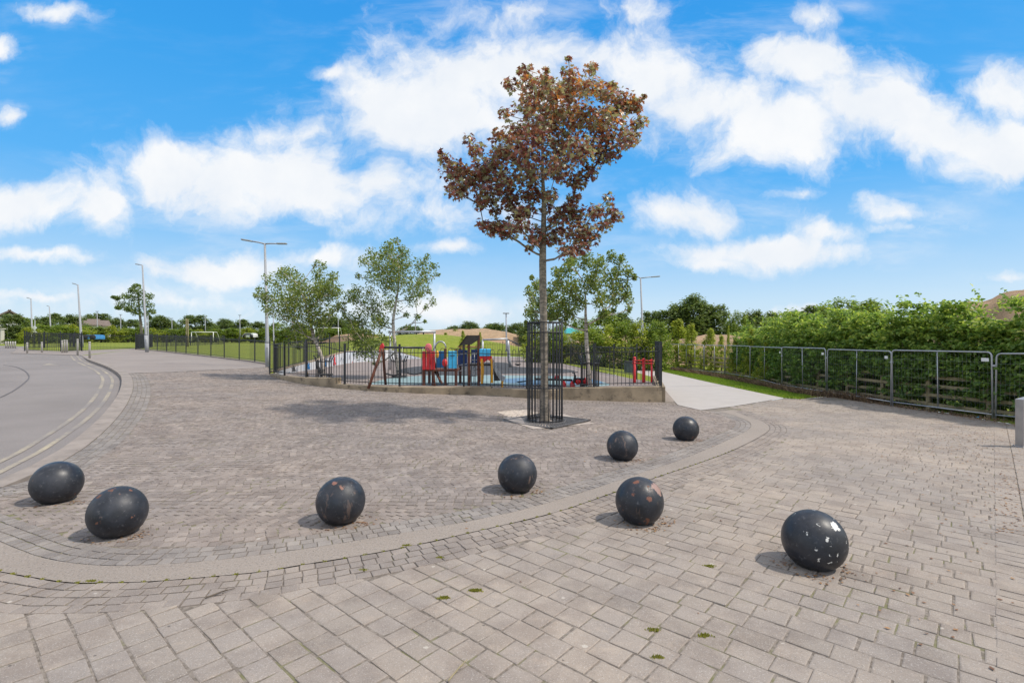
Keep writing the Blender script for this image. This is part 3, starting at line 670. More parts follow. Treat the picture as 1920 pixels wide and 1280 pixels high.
# playground soft surfaces, each 4 mm above the one below
def sheet(pxs, z, name, mat):
    pl = [((x-CX)/F*(CAMZ-z)*F/(y-HY), (CAMZ-z)*F/(y-HY)) for x, y in pxs]; pl = smooth(pl+[pl[0]], 4)[:-1]
    mb = MB(); mb.add([(x, y, z) for x, y in pl], [tuple(range(len(pl)))]); o = mb.build(name, mat); o['kind'] = 'structure'
sheet([(688, 720), (745, 707), (850, 703), (1000, 704), (1080, 706), (1128, 715), (1140, 722.5), (1064, 724.5), (915, 722.5), (760, 721)], FLOOR+0.004, 'safety_surface', M_cyan)
sheet([(945, 710), (985, 708), (1000, 713), (960, 718), (940, 714)], FLOOR+0.008, 'safety_surface', M_blue)
sheet([(968, 715), (1010, 712), (1025, 719), (985, 723)], FLOOR+0.008, 'safety_surface', M_blue)
sheet([(1060, 712), (1110, 711), (1130, 719), (1070, 721)], FLOOR+0.008, 'safety_surface', M_blue)
sheet([(925, 679), (950, 680), (966, 687), (1040, 690), (1078, 695), (1060, 699), (1000, 700), (930, 701), (880, 704), (800, 702), (745, 697), (770, 688), (830, 684), (900, 682)], FLOOR+0.004, 'rubber_surface', M_rubber)
# concrete apron around the tree grate
gc = P([(943, 783.5), (1000, 804.5), (1115, 794), (1058, 776)]); mb = MB(); mb.add([(x, y, gz(x, y)+0.004) for x, y in gc], [(0, 1, 2, 3)]); mb.build('mortar_apron', M_patch)['kind'] = 'structure'

jl = [gp(1258, 724.5), gp(1300, 724), gp(1352, 723)]
ribbon(jl, offset(jl, 0.03), lambda X, Y: e(X, Y)+0.010, 'path_joint', M_tar)
# distant bare heaps of soil
def heap(name, cx, cy, rx, ry, h, z0, seed=0, n=48):
    r = np.random.default_rng(seed); g = np.linspace(-1.25, 1.25, n); X, Y = np.meshgrid(g, g); d = np.sqrt(X*X+Y*Y)
    ph = r.uniform(0, 6, 6); a = np.arctan2(Y, X); d2 = d*(1+0.10*np.sin(2*a+ph[0])+0.07*np.sin(3*a+ph[1])+0.04*np.sin(7*a+ph[2]))
    z = h*np.where(d2 < 0.45, 1-0.12*(d2/0.45)**2, 0.88*(1-sstep(0.45, 1.15, d2)))
    z += 0.05*h*np.sin(X*9+ph[3])*np.sin(Y*8+ph[4])*(d2 < 1)+0.03*h*np.sin(X*21+ph[5])*np.cos(Y*17)
    WX = cx+X*rx; WY = cy+Y*ry; V = np.c_[WX.ravel(), WY.ravel(), (z+z0).ravel()]
    f = [(j*n+i, j*n+i+1, (j+1)*n+i+1, (j+1)*n+i) for j in range(n-1) for i in range(n-1)]
    o = mesh_np(name, V, f, M_soil, smooth=True); o['kind'] = 'structure'; return o
heap('hill', -6.5, 74, 10.5, 8, 2.5, 0.7, 1)
heap('hill', -28, 92, 6, 6, 1.6, 1.2, 2)
heap('hill', 9.5, 47, 7, 6, 2.55, -0.6, 3)
heap('hill', 19, 44, 8, 6, 2.75, -0.7, 4)
heap('hill', 37, 35, 8.5, 8, 6.0, -0.9, 5)
heap('hill', 30, 50, 7, 8, 3.2, -0.9, 6)
# ------------------------------------------------------------------ sphere bollards
BR = 0.222
balls = [((107, 905), 'ball_paint_a', 0.7, 0.0, 1, 0.0, 'dark sphere bollard with a few rust spots, leftmost, nearest the yellow lines of the road'),
 ((221, 960), 'ball_paint_b', 1.0, 0.0, 2, 0.0, 'dark sphere bollard with scuffed left face and rust chips, second from the left'),
 ((639, 939), 'ball_paint_c', 0.7, 0.0, 3, 0.3, 'black sphere bollard streaked with rust over its top, standing alone left of the middle'),
 ((970, 888), 'ball_paint_d', 0.3, 0.0, 4, 0.4, 'smooth black sphere bollard directly below the caged maple tree'),
 ((1167, 836), 'ball_paint_e', 0.4, 0.0, 5, 0.5, 'black sphere bollard with faint reddish scratch, second farthest from the camera'),
 ((1286, 804), 'ball_paint_f', 0.4, 0.0, 6, 0.3, 'smallest looking and farthest black sphere bollard, near the pale concrete path'),
 ((1199, 939), 'ball_paint_g', 0.9, 0.0, 7, 0.2, 'black sphere bollard with large bare brown patch and rusty flakes near its top right'),
 ((1526, 1012), 'ball_paint_h', 0.2, 0.50, 8, 0.0, 'nearest black sphere bollard, chipped with white paint flecks, at the right')]
prof = [(0.001, BR)]+[(BR*math.sin(PI*i/40), BR*math.cos(PI*i/40)) for i in range(1, 37)]
ballspots = []
WH = (0.66, 0.65, 0.62); BRN = (0.30, 0.19, 0.155)
MARKS = {7: ((.30, -.62, .72, .034, WH), (.40, -.66, .62, .018, WH), (-.12, -.86, .40, .016, WH), (-.05, -1, -.18, .014, WH), (.15, -1, -.12, .013, WH), (-.62, -.62, .45, .010, WH), (.9, -.62, .05, .014, WH), (-.5, -.9, .05, .012, WH), (.72, -.9, .3, .009, WH), (-.4, -.95, -.3, .010, WH), (-.2, -.6, .75, .008, WH)), 6: ((.62, -.42, .66, .066, BRN), (.22, -.92, .42, .026, (.17, .07, .045)), (-.25, -.35, .9, .026, (.17, .065, .04)), (-.45, -.75, .5, .014, (.17, .065, .04))), 2: ((-.1, -.45, .9, .03, (.22, .10, .07)), (.25, -.6, .75, .022, (.22, .11, .08)))}
for i, ((px, py), mn, ru, ch, sd, st, lab) in enumerate(balls):
    b_ = (py-HY)/F; a_ = (px-CX)/F; Y = 5.0
    for _ in range(30): Y = (CAMZ-(gz(a_*Y, Y)+0.185))/b_
    X = a_*Y; z = gz(X, Y)+0.185; ballspots.append((X, Y))
    mb = MB(); mb.lathe([(r*1.0, h) for r, h in prof][::-1], (0, 0, 0), 56)
    o = mb.build('sphere_bollard', ball_mat(mn, ru, ch, sd, st, MARKS.get(i, ()))); o.location = (X, Y, z); o.rotation_euler = (0.1*math.sin(i*5), 0.1*math.cos(i*3), i*1.3)
    if i in MARKS: o.rotation_euler = (0, 0, 0)
    tag(o, lab, 'bollard', 'black sphere bollards across the paving')
# dust and dead leaves gathered at their feet: loose litter
def litter(name, pts, size, mat, seed=0, lift=0.003, kind='stuff'):
    r = np.random.default_rng(seed); n = len(pts); pts = np.asarray(pts, float); V = np.zeros((n, 4, 3)); sh = np.array([(-.5, 0), (0, -.3), (.5, 0), (0, .3)])
    an = r.uniform(0, 2*PI, n); s = size*r.uniform(.5, 1.3, n); tilt = r.normal(0, .18, (n, 2))
    for k in range(4):
        u_, w_ = sh[k]; x = (u_*np.cos(an)-w_*np.sin(an))*s; y = (u_*np.sin(an)+w_*np.cos(an))*s
        V[:, k, 0] = pts[:, 0]+x; V[:, k, 1] = pts[:, 1]+y; V[:, k, 2] = (pts[:, 2] if pts.shape[1] > 2 else e(pts[:, 0], pts[:, 1]))+lift+np.abs(x*tilt[:, 0]+y*tilt[:, 1])
    o = mesh_np(name, V.reshape(-1, 3), np.arange(n*4).reshape(-1, 4), mat, rnd=r.random(n)); o['kind'] = kind; return o
lp = []
for i, (X, Y) in enumerate(ballspots):
    n_ = (14, 40, 34, 40, 40, 46, 70, 60)[i]
    for k in range(n_):
        a = random.uniform(-2.6, 0.7) if random.random() < .6 else random.uniform(0, 2*PI); d = BR*random.uniform(0.72, 1.05)+abs(random.gauss(0, .05)); lp.append((X+math.cos(a)*d, Y+math.sin(a)*d))
    sx, sy = ((1, -.3) if i != 7 else (-1, .1))
    for k in range(24): lp.append((X+sx*0.22+random.gauss(0, .06), Y+sy*0.2+random.gauss(0, .04)))
litter('leaf_litter', lp, 0.026, L_dead, 3)
lp = []
fb = resample(FENCE_BASE, 0.02)
for k in range(2600):
    x, y = random.choice(fb); d = abs(random.gauss(0, .32)); lp.append((x-d*0.8+random.gauss(0, .1), y-d*.6+random.gauss(0, .1)))
for k in range(420):
    d = random.uniform(0, 9); lp.append((0.95*(2.8+d)+random.gauss(.1, .5), 2.8+d+random.gauss(0, .3)))
for k in range(260): lp.append((random.uniform(-1, 9), random.uniform(3, 12)))
for k in range(900):
    q0 = gp(1790+random.gauss(0, 75), max(785, 818+random.gauss(0, 26))); lp.append(q0)
for k in range(260):
    q0 = gp(1890+random.gauss(0, 14), random.uniform(800, 1000)); lp.append(q0)
litter('leaf_litter', lp, 0.03, L_dead, 4)
L_moss = leaf_mat('moss_in_joints', [(0, (0.16, 0.17, 0.03)), (1, (0.36, 0.34, 0.06))], 0.2)
# moss tufts in the joints
def blades(name, pts, h, mat, seed=0, w=0.006, kind='stuff', zf=None, lean=0.5):
    r = np.random.default_rng(seed); pts = np.asarray(pts, float); n = len(pts); an = r.uniform(0, 2*PI, n); hh = h*r.uniform(.45, 1.2, n); ww = w*r.uniform(.6, 1.3, n)
    z = (zf(pts[:, 0], pts[:, 1]) if zf else e(pts[:, 0], pts[:, 1])); la = r.uniform(0, 2*PI, n); ld = hh*r.uniform(0, lean, n)
    V = np.zeros((n, 4, 3)); cx, cy = np.cos(an)*ww, np.sin(an)*ww
    V[:, 0] = np.c_[pts[:, 0]-cx, pts[:, 1]-cy, z-0.01]; V[:, 1] = np.c_[pts[:, 0]+cx, pts[:, 1]+cy, z-0.01]
    V[:, 2] = np.c_[pts[:, 0]+np.cos(la)*ld+cx*.2, pts[:, 1]+np.sin(la)*ld+cy*.2, z+hh]; V[:, 3] = np.c_[pts[:, 0]+np.cos(la)*ld*.5-cx*.8, pts[:, 1]+np.sin(la)*ld*.5-cy*.8, z+hh*.6]
    o = mesh_np(name, V.reshape(-1, 3), np.arange(n*4).reshape(-1, 4), mat, rnd=r.random(n)); o['kind'] = kind; return o
mp_ = []
for px, py, n_ in [(890, 1106, 60), (832, 1120, 45), (762, 1022, 40), (825, 1045, 25), (172, 1089, 30), (680, 1068, 20), (1320, 1190, 20), (1330, 1060, 15), (1225, 1180, 20), (1232, 1231, 22)]:
    x, y = gp(px, py)
    for k in range(n_*5): mp_.append((x+random.gauss(0, .017), y+random.gauss(0, .008)))
for k in range(3000):
    i = random.randrange(len(bo)); 
    if bo[i][0] < 3.5: mp_.append((bo[i][0]+random.gauss(0, .008), bo[i][1]+random.gauss(0, .008)))
blades('moss', mp_, 0.008, L_moss, 5, 0.005)
# verge grass
vp = []
while len(vp) < 26000:
    c_ = [(random.uniform(3, 11.5), random.uniform(12, 36)) for _ in range(8000)]; ok_ = inside(c_, VERGE); vp += [c_[i] for i in np.where(ok_)[0]]
blades('grass', vp, 0.075, L_grass, 6, 0.012, zf=grass_z)
L_dry = leaf_mat('dry_stems', [(0, (0.09, 0.06, 0.04)), (0.6, (0.20, 0.13, 0.08)), (1, (0.30, 0.22, 0.13))], 0.1)
# ragged dry growth under the hedge
dp = []
vb = resample(P([(1255, 694), (1330, 706), (1420, 724), (1500, 741), (1560, 744), (1675, 762), (1870, 790)]), 0.03)
for k in range(9000):
    x, y = random.choice(vb); dp.append((x+abs(random.gauss(0.15, .22)), y+random.gauss(0.1, .2)))
dp = [p for p in dp if p[1] > 16 or random.random() < .4]
blades('dry_undergrowth', [p for p in dp if p[1] > 16], 0.22, L_dry, 7, 0.012, lean=1.2); blades('dry_undergrowth', [p for p in dp if p[1] <= 16], 0.07, L_dry, 8, 0.012, lean=1.6)

# ------------------------------------------------------------------ trees
MAPLE = np.array([(0,-.5),(.12,-.22),(.42,-.28),(.30,-.02),(.52,.16),(.22,.18),(.16,.30),(0,.55),(-.16,.30),(-.22,.18),(-.52,.16),(-.30,-.02),(-.42,-.28),(-.12,-.22)])
OVAL = np.array([(0, -.5), (.32, -.1), (.22, .25), (0, .5), (-.22, .25), (-.32, -.1)])
DIAM = np.array([(0, -.5), (.3, 0), (0, .5), (-.3, 0)])
def leafcloud(name, pos, size, mat, parent, seed=0, shape='oval', outw=None, rndv=None, droop=0.35, kind=None):
    r = np.random.default_rng(seed); pos = np.asarray(pos, float); n = len(pos)
    sh = {'maple': MAPLE, 'oval': OVAL, 'diam': DIAM}[shape]; k = len(sh)
    nrm = r.normal(0, 1, (n, 3)); nrm[:, 2] = np.abs(nrm[:, 2])*1.3+0.5
    if outw is not None: nrm += outw*1.2
    nrm /= np.linalg.norm(nrm, axis=1, keepdims=True)
    t = r.normal(0, 1, (n, 3)); t[:, 2] -= droop*1.5; t -= nrm*(t*nrm).sum(1, keepdims=True); t /= np.linalg.norm(t, axis=1, keepdims=True); bt = np.cross(nrm, t)
    s = size*r.uniform(.65, 1.25, n); V = np.zeros((n, k, 3))
    for i, (u_, w_) in enumerate(sh): V[:, i] = pos+(bt*u_+t*w_)*s[:, None]+nrm*(0.28*abs(u_)-0.2*w_*w_)[..., None]*s[:, None]
    if shape == 'maple':   # fan of quads around a centre keeps the lobes
        Vc = pos[:, None, :]; V = np.concatenate([V, Vc], 1); k1 = k+1
        q = np.array([(k, (2*i-1) % k, 2*i, 2*i+1) for i in range(k//2)])
        q = np.array([(k, a, b, c) for a, b, c in [(13, 0, 1), (1, 2, 3), (3, 4, 5), (5, 6, 7), (7, 8, 9), (9, 10, 11), (11, 12, 13)]])
        Fq = (q[None]+np.arange(n)[:, None, None]*k1).reshape(-1, 4); rep = len(q)
    elif shape == 'oval':
        q = np.array([(0, 1, 2, 3), (0, 3, 4, 5)]); Fq = (q[None]+np.arange(n)[:, None, None]*k).reshape(-1, 4); rep = 2
    else:
        Fq = np.arange(n*4).reshape(-1, 4); rep = 1
    rv = r.random(n) if rndv is None else rndv
    o = mesh_np(name, V.reshape(-1, 3), Fq, mat, parent, rnd=np.repeat(rv, rep))
    if kind: o['kind'] = kind
    return o
def limbs(mb, trunk, rtrunk, tips, r0=0.012, seed=0, lift=0.25, nmin=0.0, collect=None):
    "trunk: points; tips: cluster centres; each joins the nearest lower node of what is grown so far"
    rr = random.Random(seed); nodes = [Vector(p) for p in trunk]; par = [-1]+list(range(len(trunk)-1)); nt_ = len(trunk)
    tips = sorted([Vector(t) for t in tips], key=lambda t: min((t-n).length for n in nodes))
    for t in tips:
        best = None
        for i, n_ in enumerate(nodes):
            if i < nt_ and i < nmin: continue
            d = (t-n_).length; pen = 2.2*max(0, n_.z-(t.z-0.10*d-0.1)); w_ = d+pen
            if i >= nt_: w_ += 0.08
            if best is None or w_ < best[0]: best = (w_, i)
        i = best[1]; a = nodes[i]; L = (t-a).length; k = max(2, int(L/0.35)); prev = i
        for j in range(1, k+1):
            f = j/k; p = a.lerp(t, f); p.z -= lift*L*f*(1-f)*0.8
            if j < k: p += Vector((rr.gauss(0, .02), rr.gauss(0, .02), rr.gauss(0, .02)))*min(L, 2)
            nodes.append(p); par.append(prev); prev = len(nodes)-1
    load = [0.0]*len(nodes); haschild = [False]*len(nodes)
    for i in range(len(nodes)-1, 0, -1):
        if load[i] == 0: load[i] = 1
        if par[i] >= 0: load[par[i]] += load[i]; haschild[par[i]] = True
    rad = [max(0.35*r0, r0*(l**0.45)) for l in load]
    # chains
    done = set()
    for i in range(nt_, len(nodes)):
        if haschild[i] and any(par[j] == i for j in (i+1,)): continue
        ch = [i]; 
        while ch[-1] >= nt_ and ch[-1] not in done:
            done.add(ch[-1]); ch.append(par[ch[-1]])
        pts_ = [nodes[q] for q in ch][::-1]; rs = [rad[q] for q in ch][::-1]; rs[0] = min(rs[0], rs[1]*1.3)
        if len(pts_) > 1: mb.tube(pts_, rs, 6, False)
    mb.tube([nodes[i] for i in range(nt_)], rtrunk, 12, False)
    return nodes[nt_:]
def cluster_points(cl, n_per, seed=0, depth=1.0, Y0=0, flat=0.75):
    r = np.random.default_rng(seed); out_ = []; ow = []
    for (c, rad_, n_) in cl:
        d = r.normal(0, 1, (n_, 3)); d /= np.linalg.norm(d, axis=1, keepdims=True); rr = rad_*(r.random(n_)**0.45)[:, None]
        p = np.array(c)+d*rr*np.array([1, 1, flat]); out_.append(p); ow.append(d*np.array([1, 1, 1]))
    return np.concatenate(out_), np.concatenate(ow)

# the caged maple
HX, HYD = GR; HZ = gz(HX, HYD)
hero = empty('maple_tree', (HX, HYD, HZ), 'young bronze leaved maple standing in a tall black cage on the paving', 'tree')
zc = [(490,220,50),(570,140,45),(620,230,80),(720,250,80),(840,150,55),(830,250,80),(955,120,45),(950,230,80),(1060,260,70),(1130,330,90),(1215,340,62),(1245,440,50),(1180,530,70),(1050,450,120),(900,400,120),(750,380,110),(600,340,80),(465,390,40),(520,500,70),(640,480,100),(420,520,55),(240,530,35),(290,590,50),(105,650,42),(160,720,75),(270,770,90),(180,830,70),(360,700,90),(450,620,80),(560,600,100),(760,560,120),(900,600,110),(1050,600,80),(960,720,55),(880,780,70),(760,700,90),(600,740,100),(450,770,90),(350,860,80),(310,920,45),(480,880,80),(620,860,70),(330,1040,40),(430,1050,65),(540,1050,65),(620,1130,45),(560,970,45),(600,1180,25),(760,1090,75),(850,980,75),(900,1080,85),(980,960,55),(1070,950,55),(1060,880,35),(1110,990,42),(1030,1040,55),(820,1190,55),(900,1170,55),(960,1120,55),(830,70,18),(500,110,0),(705,130,22),(1270,290,15),(80,610,18),(690,200,40),(1090,210,22),(600,950,60),(700,930,50),(520,960,60),(760,1000,55),(650,1080,50),(720,860,50),(820,950,60),(400,960,40),(470,1090,45),(380,1060,45),(860,880,45),(700,1130,40)]
cl = []; tips = []; rc = np.random.default_rng(21)
ccx, ccz = (zc[0][0], 0), 0
for (x, y, r) in zc:
    if r <= 0: continue
    px = x/3.123+800; py = y/3.123+90; rp = r/3.123/F*HYD*1.0
    cx_ = (px-CX)/F*HYD; cz_ = CAMZ-(py-HY)/F*HYD
    # how far inside the outline: deeper in the middle
    fx = (px-1015)/200; dep = 1.25*math.sqrt(max(0.05, 1-min(1, fx*fx)))
    k = 3 if r > 60 else (2 if r > 35 else 1)
    if y > 900: dep *= 0.75
    for j in range(k):
        dy = 0 if k == 1 else rc.uniform(-1, 1)*dep if j else rc.uniform(-.3, .3)*dep
        sc = (HYD+dy)/HYD; c = (cx_*sc, HYD+dy, CAMZ+(cz_-CAMZ)*sc)
        rad_ = rp*rc.uniform(.95, 1.3)
        cl.append((c, rad_, int(12+rad_*rad_*660))); tips.append(c)
# break each cluster into sprays
pts_, ow_ = cluster_points(cl, 0, 22, flat=0.8); print('maple leaves', len(pts_))
hi = (pts_[:, 2]-3.3)/4.2; rn = np.clip(rc.random(len(pts_))*0.75+rc.normal(0, .08, len(pts_))+np.where(hi > .62, rc.random(len(pts_))**2*0.5, 0), 0, 1)
patch = np.sin(pts_[:, 0]*2.3+1)*np.sin(pts_[:, 2]*2.1+2)*np.cos(pts_[:, 1]*1.7); rn = np.clip(rn+0.16*patch, 0, 1)
leafcloud('crown', pts_, 0.104, L_maple, hero, 23, 'maple', ow_*0.6, rn, droop=0.5)
mb = MB()
trk = [at(1022, 789, HYD)]+[at(a_, b_, HYD) for a_, b_ in [(1021, 740), (1021, 690), (1020, 640), (1019, 590), (1018, 540), (1017.5, 490), (1018, 460), (1019, 430), (1020, 390), (1018, 340), (1017, 290), (1016, 240), (1017, 200)]]
trk[0].z = HZ-0.03
rt = [0.108, 0.084, 0.079, 0.077, 0.076, 0.076, 0.075, 0.068, 0.058, 0.048, 0.036, 0.026, 0.018, 0.01]
def dens(a, r):
    o_ = []; orr = []
    for i in range(len(a)-1):
        for k in range(3): o_.append(Vector(a[i]).lerp(Vector(a[i+1]), k/3)); orr.append(r[i]+(r[i+1]-r[i])*k/3)
    o_.append(Vector(a[-1])); orr.append(r[-1]); return o_, orr
dt, dr = dens(trk, rt)
limbs(mb, dt, dr, tips, 0.0075, 5, 0.25, nmin=18)
mb.build('trunk', B_maple, hero)

# cage and grate
cg = empty('tree_guard', (HX, HYD, HZ), 'tall round black railing cage around the maple trunk', 'tree guard')
cr = 0.365; ch_ = 2.07
for k in range(26):
    a = 2*PI*k/26; bar = MB(); wob = random.uniform(-.012, .012)
    pts0 = [(HX+cr*math.cos(a), HYD+cr*math.sin(a), HZ+0.01)]
    bend = 0.03*math.sin(k*2.1) if k % 3 == 0 else 0.0
    pts0 += [(HX+(cr+bend*math.sin(PI*t))*math.cos(a+wob*math.sin(PI*t)), HYD+(cr+bend*math.sin(PI*t))*math.sin(a+wob*math.sin(PI*t)), HZ+ch_*t) for t in (.15, .3, .45, .6, .8, 1.0)]
    bar.tube(pts0, 0.0105, 6); bar.build('bar', M_darkiron, cg)
for zz, tr in ((0.04, .012), (0.72, .013), (1.86, .012), (2.07, .012)):
    rg = MB(); ring = [(HX+cr*math.cos(2*PI*k/40), HYD+cr*math.sin(2*PI*k/40), HZ+zz) for k in range(41)]
    rg.tube(ring, tr, 6, False); rg.build('ring', M_darkiron, cg)
gt = empty('tree_grate', (HX, HYD, HZ+0.01), 'flat square dark metal grate with radial slots around the maple base', 'tree grate')
gm = MB(); gang = math.radians(45+4); S = 0.66
for k in range(64):                       # radial fins
    a = 2*PI*k/64; ca, sa = math.cos(a-gang), math.sin(a-gang); ro = S/max(abs(ca), abs(sa)); mid = 0.42
    for r1_, r2_ in ((0.20, mid-0.015), (mid+0.015, ro-0.03)):
        w1 = 0.6*PI*r1_/64; w2 = 0.6*PI*r2_/64*1.0; c_, s_ = math.cos(a), math.sin(a)
        q = [(r1_, -w1), (r2_, -w2), (r2_, w2), (r1_, w1)]
        gm.add([(HX+c_*u_-s_*w_, HYD+s_*u_+c_*w_, HZ+0.016) for u_, w_ in q]+[(HX+c_*u_-s_*w_, HYD+s_*u_+c_*w_, HZ+0.0) for u_, w_ in q], [(0,1,2,3),(0,4,5,1),(1,5,6,2),(2,6,7,3),(3,7,4,0)])
gm.build('grille', M_grate, gt)
fm = MB()
for k in range(4):
    a = gang+k*PI/2; fm.box((HX+S*math.cos(a), HYD+S*math.sin(a), HZ+0.012), (0.06, 2*S+0.06, 0.022), rz=a)
fm.lathe([(0.405, 0), (0.405, 0.019), (0.436, 0.019), (0.436, 0)], (HX, HYD, HZ), 40); fm.lathe([(0.19, 0), (0.19, 0.019), (0.215, 0.019), (0.215, 0)], (HX, HYD, HZ), 40)
fm.build('frame', M_grate, gt)
pit = MB(); pit.box((HX, HYD, HZ-0.035), (2*S, 2*S, 0.06), rz=gang); pit.build('soil_pit', M_tar, gt)

# birches: clusters given in photo pixels at the tree's distance
def birch(base, Y, trunk_px, rt, cls_, label, seed, n_mult=1.3, leaf=0.088, depth=0.9, droop=1.0):
    X0 = (base[0]-CX)/F*Y; z0 = FLOOR
    root = empty('birch_tree', (X0, Y, z0), label, 'tree', 'birches in the playground')
    r = np.random.default_rng(seed); cl_ = []; tp = []
    for (px, py, rp) in cls_:
        k = 4 if rp > 22 else 3 if rp > 13 else 2
        for j in range(k):
            dy = r.uniform(-1, 1)*depth*(1 if rp > 13 else .6); s_ = (Y+dy); ox, oy = r.normal(0, rp*.28, 2)
            c = ((px+ox-CX)/F*s_, s_, CAMZ-(py+oy-HY)/F*s_); R_ = rp/F*Y*r.uniform(.65, 1.0)
            cl_.append((c, R_, max(14, int(n_mult*(14+R_*R_*560))))); tp.append(c)
    p_, o_ = cluster_points(cl_, 0, seed+1, flat=1.05)
    leafcloud('crown', p_, leaf, L_birch, root, seed+2, 'oval', None, None, droop)
    mb_ = MB(); trk_ = [at(a_, b_, Y) for a_, b_ in trunk_px]; trk_[0].z = z0-0.02
    d_, dr_ = dens(trk_, rt); limbs(mb_, d_, dr_, tp, 0.008, seed, 0.3, nmin=5)
    mb_.build('trunk', B_birch, root); return root
birch((612, 700), 18.5, [(608, 704), (604, 672), (598, 655), (588, 630), (583, 610), (578, 585), (570, 560), (560, 535)], [.075, .07, .065, .06, .05, .038, .026, .014],
 [(598,535,20),(612,545,22),(632,548,16),(620,580,18),(585,610,18),(490,545,14),(500,560,16),(515,530,22),(530,510,14),(545,515,20),(560,530,24),(520,565,26),(545,560,28),(575,555,26),(598,520,14),(605,500,10),(592,495,7),(615,530,18),(628,515,12),(605,550,24),(625,550,16),(632,570,10),(590,590,24),(560,590,26),(530,595,22),(505,580,14),(610,600,18),(545,620,18),(570,620,16),(600,625,14),(540,640,10),(620,590,10),(478,553,6),(562,650,8),(590,575,26)],
 'leaning white barked birch at the left corner of the playground', 31)
birch((748, 712), 19.5, [(748, 700), (744, 680), (741, 650), (738, 625), (737, 600), (741, 575), (746, 545), (748, 515), (745, 480)], [.08, .074, .068, .062, .055, .045, .035, .022, .012],
 [(742,452,9),(735,465,14),(720,475,18),(695,480,16),(680,490,12),(705,500,26),(735,495,26),(760,495,24),(755,475,14),(785,500,18),(800,485,10),(815,500,9),(800,520,18),(780,530,22),(750,530,28),(720,530,26),(690,525,20),(672,520,8),(668,545,16),(655,560,14),(680,560,22),(700,575,24),(680,600,24),(665,620,16),(690,630,24),(715,610,22),(700,655,20),(680,660,14),(720,640,16),(735,570,20),(770,560,16),(790,550,12),(803,545,8),(812,565,9),(800,575,8),(785,595,8),(760,590,9),(765,612,6),(795,603,6),(822,513,5),(648,570,10),(705,680,8),(650,590,9),(672,625,22),(690,645,18),(665,640,14),(705,600,20),(655,605,16),(640,575,12),(668,660,12)],
 'tall white barked birch in the middle of the playground, trunk beside the grey frame', 41, 1.35)
birch((1107, 720), 15.6, [(1107, 722), (1104, 700), (1102, 675), (1100, 650), (1099, 620), (1098, 590), (1098, 560), (1095, 530)], [.072, .066, .062, .062, .055, .04, .026, .014],
 [(1075,490,14),(1060,505,18),(1040,515,16),(1090,500,20),(1120,495,18),(1150,485,12),(1160,500,16),(1180,510,12),(1190,520,8),(1045,540,22),(1075,535,26),(1110,530,28),(1145,530,24),(1172,540,18),(1005,540,15),(997,560,15),(1002,580,18),(1020,570,22),(1035,550,22),(1050,570,26),(1060,585,20),(1025,590,18),(1085,565,22),(1120,565,22),(1150,560,18),(1175,560,14),(1180,580,8),(1040,595,14),(1010,598,16),(994,592,13),(1130,590,12),(1060,600,12),(988,605,5),(1150,583,10),(998,520,7),(1165,485,8)],
 'birch with light forked trunk behind the maple, inside the right half of the playground', 51, 2.1)

# low cages round the birches
def small_guard(px, Y, label, h=1.0, rr_=0.34):
    x = (px-CX)/F*Y; root = empty('tree_guard', (x, Y, FLOOR), label, 'tree guard', 'low guards round the birches')
    m1 = MB()
    for k in range(12):
        a = 2*PI*k/12; c_, s_ = math.cos(a), math.sin(a); b1 = MB()
        b1.tube([(x+c_*rr_*.8, Y+s_*rr_*.8, FLOOR), (x+c_*rr_*.8, Y+s_*rr_*.8, FLOOR+h*.75), (x+c_*rr_*1.05, Y+s_*rr_*1.05, FLOOR+h)], 0.014, 6); b1.build('bar', M_black, root)
    for zz, q in ((.05, .8), (h*.75, .82)):
        m2 = MB(); m2.tube([(x+math.cos(2*PI*k/28)*rr_*q, Y+math.sin(2*PI*k/28)*rr_*q, FLOOR+zz) for k in range(29)], 0.018, 6, False); m2.build('ring', M_black, root)
small_guard(1106, 15.6, 'low black guard around the birch trunk in the right half of the playground')
small_guard(607, 18.5, 'low black guard around the leaning birch at the left of the playground', 0.9)
small_guard(748, 19.5, 'low black guard around the middle birch trunk of the playground', 0.85)

# generic background trees
def make_tree(seed, mat, h=6.0, w=3.0, n=70, leaves=36, size=0.26, trunk_h=0.25, name='tree', shape='diam', conic=0.0):
    r = np.random.default_rng(seed); cl_ = []; tips_ = []
    for i in range(n):
        t = r.random(); zz = trunk_h+(1-trunk_h)*t; rad_ = w*0.5*((1-max(0, (zz-0.38)/0.64)**2.2)**0.5*min(1, 0.72+zz*1.1) if not conic else (1-t)*1.0+0.05)
        a = r.uniform(0, 2*PI); q = rad_*math.sqrt(r.uniform(.15, 1)); lump = 1+0.22*math.sin(3*a+seed)+0.12*math.sin(5*a+seed*2+4*zz)
        c = (q*lump*math.cos(a), q*lump*math.sin(a), h*zz*(0.95+0.07*math.sin(2*a+seed))); cl_.append((c, r.uniform(.11, .19)*w*(0.6 if conic else 1), leaves))
        if i % 2 == 0: tips_.append(c)
    p_, o_ = cluster_points(cl_, 0, seed+3, flat=1.3)
    root = empty(name, (0, 0, 0), None, None)
    leafcloud('crown', p_, size, mat, root, seed+5, shape, o_*0.8)
    mb_ = MB(); tk = [Vector((0, 0, -0.2)), Vector((.04*w, 0, h*.25)), Vector((0, .03*w, h*.5)), Vector((0, 0, h*.8))]; d_, dr_ = dens(tk, [.035*w+.03, .03*w+.02, .02*w, .01])
    limbs(mb_, d_, dr_, tips_[:24], 0.012*w/3, seed, .2, nmin=3); mb_.build('trunk', B_brown, root); return root
